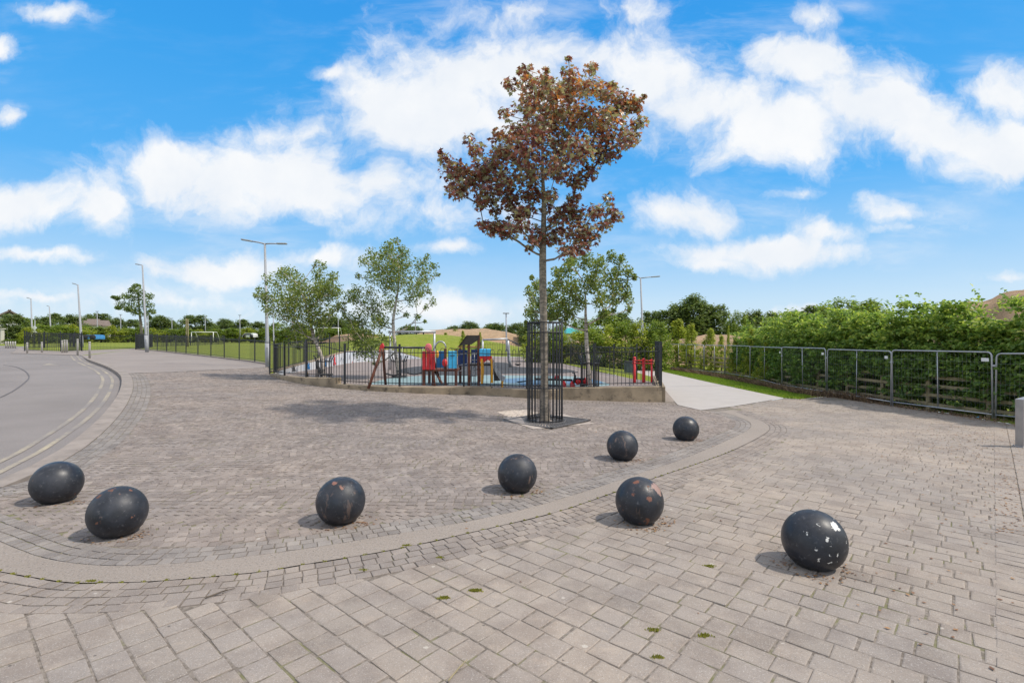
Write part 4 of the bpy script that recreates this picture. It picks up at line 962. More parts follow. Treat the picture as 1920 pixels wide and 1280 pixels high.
def put(root, px, Y, top_py, width_px, label, cat, group, first, base_z=None, h0=6.0, w0=3.0, rot=0.0):
    o = root if first else copy_tree(root)
    x = (px-CX)/F*Y; zb = base_z if base_z is not None else float(grass_z([x], [Y])[0]); ht = CAMZ-(top_py-HY)/F*Y-zb; wd = width_px/F*Y
    o.location = (x, Y, zb); o.scale = (wd/w0, wd/w0, ht/h0); o.rotation_euler = (0, 0, rot); tag(o, label, cat, group); return o
protos = {}
def kindtree(k, *a, **kw):
    first = k not in protos
    if first:
        protos[k] = {'dark1': lambda: make_tree(101, L_dark, size=.26, n=130, leaves=46, trunk_h=.05), 'dark2': lambda: make_tree(102, L_dark, size=.26, n=120, leaves=46, trunk_h=.10),
                     'dark3': lambda: make_tree(103, L_dark, size=.20, n=170, leaves=70, trunk_h=.05), 'mid1': lambda: make_tree(104, L_mid, size=.28, n=90, leaves=44, trunk_h=.06),
                     'mid2': lambda: make_tree(105, L_mid, size=.2, n=120, leaves=60, trunk_h=.08), 'bush': lambda: make_tree(106, L_mid, h=6, w=3, size=.26, n=80, leaves=44, trunk_h=.02, name='bush'),
                     'lbush': lambda: make_tree(107, L_light, h=6, w=3, size=.24, n=80, leaves=44, trunk_h=.02, name='bush'),
                     'sap': lambda: make_tree(108, L_light, h=6, w=3, size=.17, n=110, leaves=46, trunk_h=.03, name='beech_shrub', conic=1)}[k]()
    return put(protos[k], *a, first=first, **kw)
G1 = 'trees along the far left edge of the field'
rows = [  # px, Y, top, width, kind, label
 (22, 62, 590, 50, 'dark1', 'dark rounded tree in front of the gabled building at the left edge'),
 (48, 66, 597, 42, 'mid1', 'mid green tree just right of the gabled building'),
 (78, 74, 594, 44, 'dark2', 'dark tree between the two leftmost tall lamp posts'),
 (103, 95, 589, 44, 'dark1', 'dark tree rising behind the bushes right of the second lamp post'),
 (136, 100, 590, 42, 'dark2', 'dark tree just left of the house with the brown roof'),
 (166, 112, 591, 40, 'dark3', 'dark tree behind the ridge of the brown roofed house'),
 (190, 116, 589, 42, 'dark1', 'dark tree behind the right end of the brown roofed house'),
 (222, 110, 596, 34, 'dark2', 'dark tree half hidden by the small maple by the fence'),
 (250, 112, 600, 36, 'dark1', 'dark low tree left of the second tall lamp post foot'),
 (300, 104, 593, 48, 'dark3', 'broad dark domed tree right of the grey lamp post'),
 (322, 108, 601, 36, 'dark2', 'small dark tree right of the broad domed tree'),
 (365, 102, 592, 62, 'dark1', 'largest rounded tree of the left field edge'),
 (393, 105, 604, 34, 'dark2', 'small dark tree on the shoulder of the large rounded tree'),
 (422, 118, 599, 40, 'dark3', 'thin crowned tree left of the last thin floodlight pole'),
 (455, 112, 600, 46, 'dark1', 'dark tree behind the last thin floodlight pole'),
 (486, 116, 603, 36, 'dark2', 'dark tree left of the double headed lamp post'),
 (625, 104, 596, 66, 'dark3', 'dark tree seen between the two left birches'),
 (655, 108, 601, 50, 'dark1', 'dark tree low behind the middle birch'),
 (520, 108, 606, 44, 'mid1', 'green tree behind the double headed lamp post'),
 (560, 108, 607, 50, 'dark2', 'dark tree behind the leaning birch')]
for i, (px, Y, tp, wd, k, lab) in enumerate(rows): kindtree(k, px, Y, tp, wd, lab, 'tree', G1, rot=i*1.7)
bl = [(60, 60, 614, 40), (85, 64, 610, 44), (112, 70, 611, 50), (140, 72, 609, 52), (165, 76, 612, 44), (190, 78, 614, 46), (214, 78, 611, 36), (240, 80, 616, 40), (262, 82, 615, 36), (290, 84, 616, 40), (318, 86, 617, 40), (348, 86, 616, 40), (378, 88, 618, 40), (405, 90, 617, 44), (435, 92, 616, 40), (470, 92, 615, 44), (500, 92, 616, 40), (535, 92, 618, 50), (575, 92, 618, 50), (610, 92, 616, 44), (645, 92, 616, 50), (690, 92, 618, 50)]
for i, (px, Y, tp, wd) in enumerate(bl):
    near = ['beside the two diamond road signs', 'left of the second leaning lamp post', 'behind the dark rail fence at the far left', 'behind the cluster of steel bollards', 'in front of the left half of the brown roof', 'in front of the right half of the brown roof', 'behind the blue parked van', 'beneath the small field maple', 'left of the tall lamp post by the fence', 'right of the tall lamp post by the fence', 'behind the paired timber posts', 'behind the low white goal', 'right of the low white goal', 'behind the white parked van left side', 'behind the white parked van right side', 'left of the double headed lamp post', 'behind the double headed lamp column', 'left behind the leaning birch crown', 'right behind the leaning birch crown', 'between the leaning birch and the goal bar', 'behind the grey goal bar', 'behind the middle birch foliage'][i]
    kindtree('lbush' if i % 3 == 0 else 'bush', px, Y, tp, wd, 'green bush by the field, '+near, 'bush', 'bushes along the far edge of the field', rot=i*2.1)
# middle distance, centre
for i, (px, Y, tp, wd, k, lab) in enumerate([
 (770, 130, 612, 60, 'dark1', 'distant dark trees above the mound, left of the soil heap'), (850, 120, 611, 50, 'dark2', 'distant low tree over the left end of the soil heap'), (880, 118, 604, 44, 'dark3', 'distant bushy tree over the middle of the soil heap'),
 (920, 110, 608, 46, 'dark1', 'distant tree left of the slim grey pole'), (935, 105, 606, 44, 'dark2', 'distant tree just beside the slim grey pole'), (970, 80, 607, 50, 'dark3', 'dark green tree right of the slim grey pole'), (990, 70, 608, 40, 'dark1', 'dark green tree seen through the left side of the maple cage'),
 (1050, 60, 612, 60, 'mid1', 'green tree seen through the right side of the maple cage'), (1090, 56, 600, 60, 'mid2', 'green tree behind the fork of the right birch'), (1135, 60, 586, 70, 'mid1', 'broad green tree left of the lamp post beyond the playground'),
 (1165, 62, 588, 60, 'dark3', 'dark tree just left of the lamp post beyond the playground'), (1222, 66, 586, 62, 'dark1', 'dark tree just right of the lamp post beyond the playground'),
 (1262, 64, 572, 70, 'dark2', 'tall dark tree at the left shoulder of the highest grove'), (1300, 64, 558, 90, 'dark3', 'tallest broad dark tree of the grove beyond the path'), (1340, 64, 574, 70, 'dark1', 'dark tree at the right shoulder of the highest grove'),
 (1385, 60, 588, 46, 'mid2', 'slim green tree beyond the soil heap'), (1412, 62, 583, 60, 'dark2', 'grey green tree left of the wooded rise'), (1450, 64, 588, 60, 'dark3', 'dark tree beneath the wisp of white cloud on the right'),
 (1490, 58, 585, 70, 'mid1', 'green tree behind the left end of the hedge'), (1530, 54, 576, 80, 'dark1', 'dark tree rising behind the hedge near its left end'), (1580, 50, 566, 90, 'mid2', 'olive tree slope behind the hedge'), (1630, 46, 566, 80, 'mid1', 'olive tree behind the hedge, left of the soil hill')]):
    kindtree(k, px, Y, tp, wd, lab, 'tree', 'trees beyond the playground', rot=i*1.3+.4, base_z=-0.6 if px > 1000 else None)
for i, (px, Y, tp, wd) in enumerate([(835, 62, 622, 24), (900, 46, 621, 18), (868, 45, 618, 22), (855, 70, 618, 20)]):
    kindtree('sap' if i < 3 else 'bush', px, Y, tp, wd, 'small dark shrub growing on the grassy mound '+['left of the slide tower roof', 'right of the slide tower roof', 'above the slide tower roof', 'on the crest'][i], 'shrub', 'shrubs on the mound', rot=i)
FLP = [gp(1240, 689), gp(1258, 691), gp(1287, 694.5), gp(1320, 699), gp(1359, 703), gp(1406, 711), gp(1466, 727), gp(1550, 741)]
# light green shrubs left of the hedge
sh = [(1012, 34, 618, 60), (1040, 33, 622, 56), (1075, 32, 620, 60), (1110, 32, 618, 60), (1145, 32, 612, 60), (1172, 32, 606, 50), (1200, 32, 604, 44), (1232, 32, 606, 44), (1272, 31, 596, 64), (1296, 30, 604, 50), (1332, 27, 613, 46), (1352, 27, 625, 26), (1410, 23, 612, 44), (1380, 25, 630, 34), (1440, 22, 622, 44), (1366, 26, 606, 12)]
near = ['just behind the maple cage left bars', 'seen through the maple cage', 'left of the right birch trunk', 'right of the right birch trunk', 'above the white path behind the fence', 'left of the far lamp column', 'behind the far lamp column', 'above the black gate', 'right of the gate, tall and conical', 'beside the tall conical one', 'in front of the bare soil, left', 'narrow, between soil and fence', 'light tipped, left of the hedge start', 'low, between two taller ones', 'touching the left end of the hedge', 'thin leader shoot against dark trees']
for i, (px, Y, tp, wd) in enumerate(sh):
    Y = Y if px < 1240 else float(np.interp(px, [CX+F*q_[0]/q_[1] for q_ in FLP], [q_[1] for q_ in FLP]))+1.0
    kindtree('sap' if i >= 8 else 'mid2' if i % 2 else 'lbush', px, Y, tp, wd*1.25, 'light green beech shrub, '+near[i], 'shrub', 'young beech shrubs along the boundary', base_z=-0.5, rot=i*1.1)

# small field maple beside the lamp, far left
x_, y_ = gp(267, 654); y_ += 3; x_ *= 1.08
fmt = empty('maple_tree', (x_, y_, gz(x_, y_)), 'small dark maple on the grass beside the tall grey lamp post at the left', 'tree')
cl_ = []; tp = []
r = np.random.default_rng(77)
for (px, py, rp) in [(256,537,7),(248,545,7),(262,548,8),(236,556,9),(250,558,11),(266,562,11),(279,555,8),(220,559,6),(228,572,10),(245,573,12),(262,576,12),(277,572,10),(284,584,7),(272,588,9),(254,585,8),(240,580,7),(213,557,4),(281,596,4),(222,577,5)]:
    for j in range(2):
        d = r.uniform(-.8, .8); c = ((px-CX)/F*(y_+d), y_+d, CAMZ-(py-HY)/F*(y_+d)); cl_.append((c, rp/F*y_*1.15, 80)); tp.append(c)
p_, o_ = cluster_points(cl_, 0, 78); leafcloud('crown', p_, .17, L_dark, fmt, 79, 'oval')
mb = MB(); tk = [at(a_, b_, y_) for a_, b_ in [(267, 652), (266, 630), (264, 605), (262, 590), (260, 570), (258, 550)]]; tk[0].z = gz(x_, y_); d_, dr_ = dens(tk, [.13, .12, .11, .09, .06, .03]); limbs(mb, d_, dr_, tp, .012, 80, .2, nmin=5); mb.build('trunk', B_maple, fmt)

# ------------------------------------------------------------------ hedge on the right with timber rails and mesh panels
FL = [gp(1258, 691), gp(1287, 694.5), gp(1320, 699), gp(1359, 703), gp(1406, 711), gp(1466, 727), gp(1550, 741), gp(1672, 761), gp(1864, 787)]
v0, v1 = np.array(FL[-2]), np.array(FL[-1]); FL.append(tuple(v1+(v1-v0)*1.0))
fl = np.array(FL); nrm_ = lambda i: None
def hedge_pts():
    r = np.random.default_rng(91); pts__ = []; ow = []
    q = smooth(FL[3:], 6); q = np.array(q); s = np.r_[0, np.cumsum(np.linalg.norm(np.diff(q, axis=0), axis=1))]
    nclump = 4300
    for i in range(nclump):
        t = s[-1]*(r.random()**0.8); x = np.interp(t, s, q[:, 0]); y = np.interp(t, s, q[:, 1])
        d = np.array([np.interp(t+.1, s, q[:, 0])-x, np.interp(t+.1, s, q[:, 1])-y]); d /= max(np.linalg.norm(d), 1e-9); nn = np.array([-d[1], d[0]]); 
        if nn[0] < 0: nn = -nn
        g0 = gz(x, y); 
        topz = 2.2+0.56*sstep(0, 6, t)+0.20*math.sin(t*1.9)+0.22*math.sin(t*4.3+1)+0.12*math.sin(t*9)
        front = r.random() < .5
        zz = (r.random()**0.8)*topz
        # bare gaps low down where the rails show
        gap_ = math.sin(t*2.6+0.8)+0.6*math.sin(t*5.9)
        if zz < 0.95 and gap_ > 0.25 and front and r.random() < .85: continue
        if zz < 0.25: continue
        off_ = (0.33+0.2*r.normal()*0.5 if front else r.uniform(.6, 1.5))
        if zz > 1.5: off_ = r.uniform(.25, 1.5)
        c = (x+nn[0]*off_, y+nn[1]*off_, g0+zz); R_ = r.uniform(.12, .25); n_ = 27
        dd = r.normal(0, 1, (n_, 3)); dd /= np.linalg.norm(dd, axis=1, keepdims=True); pts__.append(np.array(c)+dd*R_*(r.random(n_)**.4)[:, None]*np.array([1.2, 1.2, .6])); ow.append(dd)
    for i in range(1700):     # the dark depth of the hedge
        t = s[-1]*r.random(); x = np.interp(t, s, q[:, 0])+r.uniform(.75, 1.5); y = np.interp(t, s, q[:, 1])+r.uniform(.2, .8); n_ = 24
        c = (x, y, gz(x, y)+r.uniform(.08, 1.5)); dd = r.normal(0, 1, (n_, 3)); dd /= np.linalg.norm(dd, axis=1, keepdims=True)
        pts__.append(np.array(c)+dd*.26*(r.random(n_)**.4)[:, None]); ow.append(dd)
    # shoots above the top
    for i in range(46):
        t = s[-1]*(r.random()**0.8); x = np.interp(t, s, q[:, 0])+r.uniform(.4, 1.1); y = np.interp(t, s, q[:, 1])+r.uniform(0, .5)
        z0 = gz(x, y)+2.35+0.4*sstep(0, 6, t); L = r.uniform(.3, .75); k = int(L*34); tt = r.random(k)
        lean = r.normal(0, .2, 2); pts__.append(np.c_[x+lean[0]*tt*L+r.normal(0, .05, k), y+lean[1]*tt*L+r.normal(0, .05, k), z0+tt*L]); ow.append(np.zeros((k, 3)))
    return np.concatenate(pts__), np.concatenate(ow), q, s
hp_, ho_, hq, hs = hedge_pts()
hroot = empty('hedge', (FL[6][0]+.8, FL[6][1], gz(*FL[6])), 'long leafy green beech hedge behind the mesh fence panels at the right', 'hedge')
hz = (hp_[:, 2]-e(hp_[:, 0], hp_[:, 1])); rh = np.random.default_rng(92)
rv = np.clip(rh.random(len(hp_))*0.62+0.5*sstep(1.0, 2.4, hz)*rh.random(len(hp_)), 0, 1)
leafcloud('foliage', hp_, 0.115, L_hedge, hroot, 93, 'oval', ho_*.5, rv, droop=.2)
mb = MB()
for i in range(170):
    t = hs[-1]*rh.random(); x = np.interp(t, hs, hq[:, 0])+rh.uniform(.45, 1.2); y = np.interp(t, hs, hq[:, 1])+rh.uniform(0, .6); z = gz(x, y)
    a_ = rh.normal(0, .15, 4); mb.tube([(x, y, z-.05), (x+a_[0], y+a_[1], z+.8), (x+a_[0]+a_[2], y+a_[1]+a_[3], z+1.9)], [.018, .012, .005], 5, False)
mb.build('stems', B_brown, hroot)
# timber post and rail fence
tl = []
for i in range(len(fl)):
    d = fl[min(i+1, len(fl)-1)]-fl[max(i-1, 0)]; d /= np.linalg.norm(d); nn = np.array([-d[1], d[0]]); nn = nn if nn[0] > 0 else -nn; tl.append(fl[i]+nn*0.42)
tl = resample([tuple(t) for t in tl], 1.55)
tf = empty('post_and_rail_fence', (*tl[len(tl)//2], gz(*tl[len(tl)//2])), 'weathered four rail timber fence between the mesh panels and the hedge', 'fence')
for i, (x, y) in enumerate(tl):
    b_ = MB(); b_.box((x, y, gz(x, y)+.50), (.10, .10, 1.2), rz=0.3, bev=.008); b_.build('post', M_wood, tf)
for zz in (.18, .43, .68, .93):
    rl = MB()
    for i in range(len(tl)-1):
        a = Vector((*tl[i], gz(*tl[i])+zz+random.uniform(-.02, .02))); b = Vector((*tl[i+1], gz(*tl[i+1])+zz+random.uniform(-.02, .02))); d = b-a
        rl.box((a+b)/2+Vector((-.055, -.055, 0)), (d.length*.995, .032, .088), rz=math.atan2(d.y, d.x), ry=-math.asin(d.z/d.length), bev=.004)
    rl.build('rail', M_wood, tf)
# mesh panels: each a thing
PH = 1.66
near = ['farthest, beside the black gate', 'second farthest, above the grass verge', 'third farthest, above the grass verge', 'fourth from the gate end', 'fifth from the gate end', 'where the pale path meets the verge', 'at the tip of the grass verge', 'with a small white tag, second nearest, over bare blocks', 'cut by the frame at the far right, behind the steel post']
for i in range(len(FL)-1):
    a = Vector((*FL[i], gz(*FL[i]))); b = Vector((*FL[i+1], gz(*FL[i+1]))); d = (b-a); L = d.length; u_ = d/L; a2 = a+u_*.03; b2 = b-u_*.03
    root = empty('mesh_fence_panel', a, 'galvanised mesh fence panel, '+near[i], 'fence panel', 'temporary fence panels along the hedge')
    up = Vector((0.0, 0, 1)); h = PH*(1+0.012*math.sin(i*3)); ln = Vector((random.uniform(-.02, .02), random.uniform(-.02, .02), 0)); cr_ = .10
    fr = MB(); path = [a2+up*.0, a2+up*(h-cr_)+ln]
    for k in range(1, 5): an = PI/2*k/4; path.append(a2+ln+up*(h-cr_+cr_*math.sin(an))+u_*(cr_*(1-math.cos(an))))
    for k in range(4, -1, -1): an = PI/2*k/4; path.append(b2+ln+up*(h-cr_+cr_*math.sin(an))-u_*(cr_*(1-math.cos(an))))
    path.append(b2); fr.tube(path, .021, 8); fr.build('frame', M_galv, root)
    br = MB(); br.tube([a2+up*.13, b2+up*.13], .019, 8); br.build('bottom_rail', M_galv, root)
    ml = MB(); m0 = (a2+b2)/2; ml.tube([m0+up*.13, m0+up*h+ln], .015, 8); ml.build('upright', M_galv, root)
    wr = MB(); nw = max(4, int(L/.10)) if i > 4 else 6
    if i > 4:
        for k in range(1, nw): p0 = a2.lerp(b2, k/nw); wr.tube([p0+up*.13, p0+up*h+ln], .0011, 3, False)
        for k in range(1, 6): wr.tube([a2+up*(.13+k*(h-.13)/6), b2+up*(.13+k*(h-.13)/6)], .0011, 3, False)
        wr.build('wire_mesh', M_galv, root)
    if i in (4, 5, 6, 7):
        tg = MB(); pt = b2+up*(h-.19)-u_*.17-Vector((.03, .03, 0)); tg.box(pt, (.17 if i == 7 else .12, .006, .085), rz=math.atan2(d.y, d.x)); tg.build('tag', M_sign, root)
    ft = MB(); ft.box(b+Vector((0, 0, h*.80)), (.09, .06, .05), rz=math.atan2(d.y, d.x), bev=.006); ft.build('clamp', M_galv, root)
# scrap of litter
x, y = gp(1834, 783); mb = MB(); mb.box((0, 0, .012), (.10, .05, .02), rz=.3, bev=.006); mb.box((.02, .01, .026), (.05, .03, .012), rz=.9, bev=.004)
o = mb.build('litter_scrap', M_lblue); o.location = (x, y, gz(x, y)); tag(o, 'small pale blue scrap of litter on the blocks at the foot of the fence panel', 'litter')
# fallen twigs
for (p0, p1, lab) in (((384, 1123), (441, 1104), 'dark straight twig lying on the blocks at the lower left'), ((840, 1279), (876, 1238), 'pale thin straw lying on the blocks at the bottom middle')):
    a = gp(*p0); b = gp(*p1); A = Vector((*a, gz(*a)+.008)); B = Vector((*b, gz(*b)+.008)); mb = MB(); m_ = A.lerp(B, .5)+Vector((.006, .01, .006)); mb.tube([A, A.lerp(m_, .5), m_, B], [.004, .0045, .004, .002], 6)
    mb.tube([m_, m_+Vector((.03, .02, .004))], [.003, .001], 5)
    o = mb.build('twig', B_brown if 'dark' in lab else M_wood); tag(o, lab, 'twig')
# steel bollard at the right edge
bx, by = gp(1916, 838); bo_ = empty('steel_bollard', (bx+.06, by, gz(bx, by)), 'wide brushed steel slab bollard with sloping top at the right edge of the picture', 'bollard')
mb = MB(); w_, d_, h_ = .21, .14, .86; X0, Y0, Z0 = bo_.location
mb.add([(X0-w_/2, Y0-d_/2, Z0), (X0+w_/2, Y0-d_/2, Z0), (X0+w_/2, Y0+d_/2, Z0), (X0-w_/2, Y0+d_/2, Z0), (X0-w_/2, Y0-d_/2, Z0+h_-.05), (X0+w_/2, Y0-d_/2, Z0+h_), (X0+w_/2, Y0+d_/2, Z0+h_), (X0-w_/2, Y0+d_/2, Z0+h_-.05)], [(0,1,5,4),(1,2,6,5),(2,3,7,6),(3,0,4,7),(4,5,6,7)])
mb.build('shaft', M_steel, bo_); mb = MB(); mb.box((X0, Y0, Z0+.008), (.27, .20, .016), bev=.003); mb.build('base_plate', M_steel, bo_)
mb = MB()
for sx in (-1, 1):
    for sy in (-1, 1): mb.tube([(X0+sx*.118, Y0+sy*.083, Z0+.016), (X0+sx*.118, Y0+sy*.083, Z0+.03)], .009, 6)
mb.build('bolts', M_steel, bo_)

# ------------------------------------------------------------------ slim bollards on the left
sb = [((51, 662), 642, 'first slim steel bollard from the left edge, in front of the dark fence end'), ((78.5, 661), 641, 'slim steel bollard standing alone left of the group of three'), ((116.5, 661), 638, 'left one of the three slim steel bollards close together'), ((121, 661), 637, 'middle one of the three slim steel bollards close together'), ((125.5, 661), 637.5, 'right one of the three slim steel bollards close together'), ((145.5, 666), 635.5, 'tall slim steel bollard at the end of the kerb'), ((168, 672), 640.5, 'slim steel bollard nearest the kerb and the yellow lines')]
for (b_, tp_, lab) in sb:
    x, y = gp(*b_); z = gz(x, y); h = CAMZ-(tp_-HY)/F*y-z; root = empty('steel_bollard', (x, y, z), lab, 'bollard', 'slim steel bollards at the road end')
    mb = MB(); mb.lathe([(.0, 0), (.05, 0), (.05, h-.10)], (x, y, z), 16); mb.build('shaft', M_post, root)
    mb = MB(); mb.lathe([(.044, h-.10), (.044, h-.085), (.052, h-.083), (.052, h-.012), (.045, h), (.001, h+.004)], (x, y, z), 16); mb.build('cap', M_post, root)
for k in range(5):
    x, y = gp(11+k*4.4, 652.5); z = gz(x, y); mb = MB(); mb.lathe([(.001, 0), (.05, 0), (.05, .5), (.03, .54), (.001, .55)], (0, 0, 0), 12); o = mb.build('concrete_bollard', M_post, None); o.location = (x, y, z)
    tag(o, ['leftmost', 'second', 'middle', 'fourth', 'rightmost'][k]+' of the five short pale bollards beside the cream wall at the far left', 'bollard', 'row of pale bollards at the far left edge')

# ------------------------------------------------------------------ lamp posts
def lamp(px, base_py, top_px, top_py, Y, heads, label, r=.085, z0=None, hs_=1.0):
    X = (px-CX)/F*Y; z = gz(X, Y) if z0 is None else z0; root = empty('street_lamp', (X, Y, z), label, 'street lamp', 'street lamps')
    T = at(top_px, top_py, Y); B = Vector((X, Y, z-.05)); mid = B.lerp(T, .2)
    mb = MB(); mb.tube([B, mid], [r*1.35, r*1.35], 12); mb.tube([mid, B.lerp(T, .215), T], [r*1.3, r*.95, r*.55], 12); mb.build('column', M_lamp, root)
    for (hx, hy, L) in heads:
        E_ = at(hx, hy, Y); mb = MB(); d = (E_-T); arm_end = T.lerp(E_, .55)
        mb.tube([T+Vector((0, 0, -.02)), T.lerp(E_, .25)+Vector((0, 0, .0)), arm_end], [r*.42, r*.38, r*.36], 8); mb.build('arm', M_lamp, root)
        mb = MB(); ang = math.atan2(d.z, d.x); c_ = T.lerp(E_, .78); mb.box(c_, (d.length*.46, .16*hs_, .07*hs_), ry=-ang, bev=.02); hd = mb.build('lamp_head', M_lamphead, root)
    dr = MB(); dr.box(B+Vector((0, -r*1.33, .75)), (r*1.1, .015, .5), bev=.003); dr.build('door', M_lamp, root)
    return root
lamp(502.5, 690, 496.5, 456.5, 24.5, [(453, 449, 1), (537.5, 457, 1)], 'double headed grey street lamp beside the left corner of the playground fence')
lamp(275.5, 655, 267, 497, 37.5, [(254.5, 495, 1)], 'tall grey street lamp in front of the small dark maple')
lamp(153.5, 656, 146, 534, 47, [(136, 531, 1)], 'leaning grey street lamp behind the tallest slim bollard', r=.1)
lamp(61, 652, 58, 560, 62, [(50.5, 558, 1)], 'leftmost tall grey street lamp above the dark rail fence', r=.1)
lamp(96.5, 653, 92.5, 574.5, 72, [(88, 573, 1)], 'shorter looking grey street lamp above the group of slim bollards', r=.1)
lamp(1208, 690, 1201, 521, 34, [(1237, 518, 1), (1190, 517.5, .3)], 'grey street lamp beyond the right end of the playground', z0=-.6)
# thin poles
def pole(px, base_py, top_py, Y, label, name='floodlight_pole', cat='pole', group='thin poles round the playing field', r=.07, cap=True, mat=None):
    X = (px-CX)/F*Y; zb = CAMZ-(base_py-HY)/F*Y; h = CAMZ-(top_py-HY)/F*Y-zb; root = empty(name, (X, Y, zb), label, cat, group)
    mb = MB(); mb.tube([(X, Y, zb-.3), (X, Y, zb+h*.3), (X-.01*h, Y, zb+h)], [r*1.2, r, r*.7], 8); mb.build('column', mat or M_lamp, root)
    if cap: mb = MB(); mb.box((X-.01*h, Y, zb+h+.03), (.5, .18, .08), bev=.02); mb.build('lamp_head', M_lamphead, root)
    return root
for (px, bp, tp_, Y, lab) in [(18, 646, 592, 66, 'thin pale pole in front of the gabled building'), (65.5, 640, 600, 80, 'thin pole carrying the two diamond signs area'), (136.5, 628, 603, 100, 'faint thin pole left of the leaning street lamp'), (182.5, 630, 584, 84, 'thin grey pole beside the blue van'), (226.5, 632, 590, 86, 'thin grey pole left of the small field maple'), (322.5, 626, 597, 92, 'thin grey pole right of the dark field maple'), (385, 626, 594, 92, 'thin grey pole above the low white goal'), (450, 631, 591, 88, 'thin grey pole beside the white van'), (634.5, 632, 594, 90, 'thin grey pole above the grey goal bar between the birches'), (779, 625, 590, 70, 'thin grey pole above the mound right of the middle birch')]:
    if px == 65.5: continue
    pole(px, bp, tp_, Y, lab, cap=px != 18)
pole(949.5, 652, 588, 40, 'slim grey pole rising behind the light grey frame near the slide', r=.06)
pole(513.5, 690, 592, 25.5, 'thin dark pole just right of the double headed street lamp', r=.035, cap=False)
pole(278, 655, 592, 38.5, 'thin grey pole close behind the tall street lamp by the fence', r=.045, cap=False)
for px in (349.5, 352.8):
    pole(px, 644, 597 + (1 if px > 350 else 0), 50, ('left' if px < 350 else 'right')+' timber pole of the close pair in the field behind the railings', 'timber_pole', 'pole', 'pair of timber poles', r=.055, cap=False, mat=M_wood)
# diamond signs
ds = empty('road_sign', tuple(at(65.5, 647, 60)), 'pole with two white diamond shaped road signs one above the other', 'road sign'); X, Y, Z = ds.location
mb = MB(); mb.tube([(X, Y, Z-.2), (X, Y, Z+3.0)], .04, 8); mb.build('pole', M_lamp, ds)
for zz in (2.05, 1.52):
    mb = MB(); mb.prism([(X-.30, Z+zz), (X, Z+zz-.30), (X+.30, Z+zz), (X, Z+zz+.30)], Y-.06, Y-.04); mb.build('sign_plate', M_sign, ds)

# ------------------------------------------------------------------ railings
def railing(line, label, step=2.2, h=1.22, zf=None, gap_=.115, bow=True, name='railing', posts_over=.10, r=.0085, maxbars=99, group='black bow top railings', rail_lo=.10, pr=.045, flat_post=False, cat='railing'):
    q = np.array(line, float); s = np.r_[0, np.cumsum(np.linalg.norm(np.diff(q, axis=0), axis=1))]; n = max(1, round(s[-1]/step)); zf = zf or (lambda x, y: gz(x, y))
    pt = lambda t: (float(np.interp(t, s, q[:, 0])), float(np.interp(t, s, q[:, 1])))
    x0, y0 = pt(0); root = empty(name, (x0, y0, zf(x0, y0)), label, cat, group)
    ts = [s[-1]*i/n for i in range(n+1)]
    for i, t in enumerate(ts):
        x, y = pt(t); z = zf(x, y); mb = MB(); x2, y2 = pt(min(t+.1, s[-1])); x1, y1 = pt(max(t-.1, 0)); a = math.atan2(y2-y1, x2-x1)
        mb.box((x, y, z+(h+posts_over)/2-.05), (pr, pr, h+posts_over+.1), rz=a, bev=.004); mb.box((x, y, z+h+posts_over+.008), (pr+.012, pr+.012, .016), rz=a, bev=.003); mb.build('post', M_black, root)
        if i == n: break
        t2 = ts[i+1]; m2 = MB(); nb_ = int((t2-t)/gap_/2)*2+ (0 if bow else 0); nb_ = max(nb_, 2); g = (t2-t)/(nb_+1)
        P3 = lambda tt, zz: (*pt(tt), zf(*pt(tt))+zz)
        top = h-.14 if bow else h-.06
        m2.tube([P3(t, top), P3((t+t2)/2, top), P3(t2, top)], .013, 6, False); m2.tube([P3(t, rail_lo), P3((t+t2)/2, rail_lo), P3(t2, rail_lo)], .013, 6, False)
        if bow:
            for k in range(0, nb_, 2):
                a_, b__ = t+(k+1)*g, t+(k+2)*g; path = [P3(a_, 0.04), P3(a_, h-.06)]
                for w_ in (1, 2, 3): an = PI*w_/4; path.append(P3((a_+b__)/2-math.cos(an)*(b__-a_)/2, h-.06+math.sin(an)*.06))
                path += [P3(b__, h-.06), P3(b__, 0.04)]; m2.tube(path, r, 5, False)
        else:
            for k in range(nb_): m2.tube([P3(t+(k+1)*g, .04), P3(t+(k+1)*g, h)], r, 5, False)
        m2.build('rail_panel', M_black, root)
    return root
# top of the playground wall along the front
wl = np.array(WALL)
def wall_top(x, y):
    px = CX+F*x/y
    return float(np.interp(px, [505, 560, 628, 629.5, 757, 915, 916.5, 1052, 1053.5, 1245], [.36, .42, .485, .29, .275, .275, .235, .235, .29, .33]))
wc = offset([tuple(p) for p in WALL], -.13); 
if wc[8][1] < wl[8][1]: wc = offset([tuple(p) for p in WALL], .13)
wc = [tuple(p) for p in wc]
railing(resample(wc, .2)+[wc[-1]], 'curved black bow top railing on the low wall along the front of the playground', step=2.05, h=1.16, zf=lambda x, y: wall_top(x, y)-.0, pr=.055)
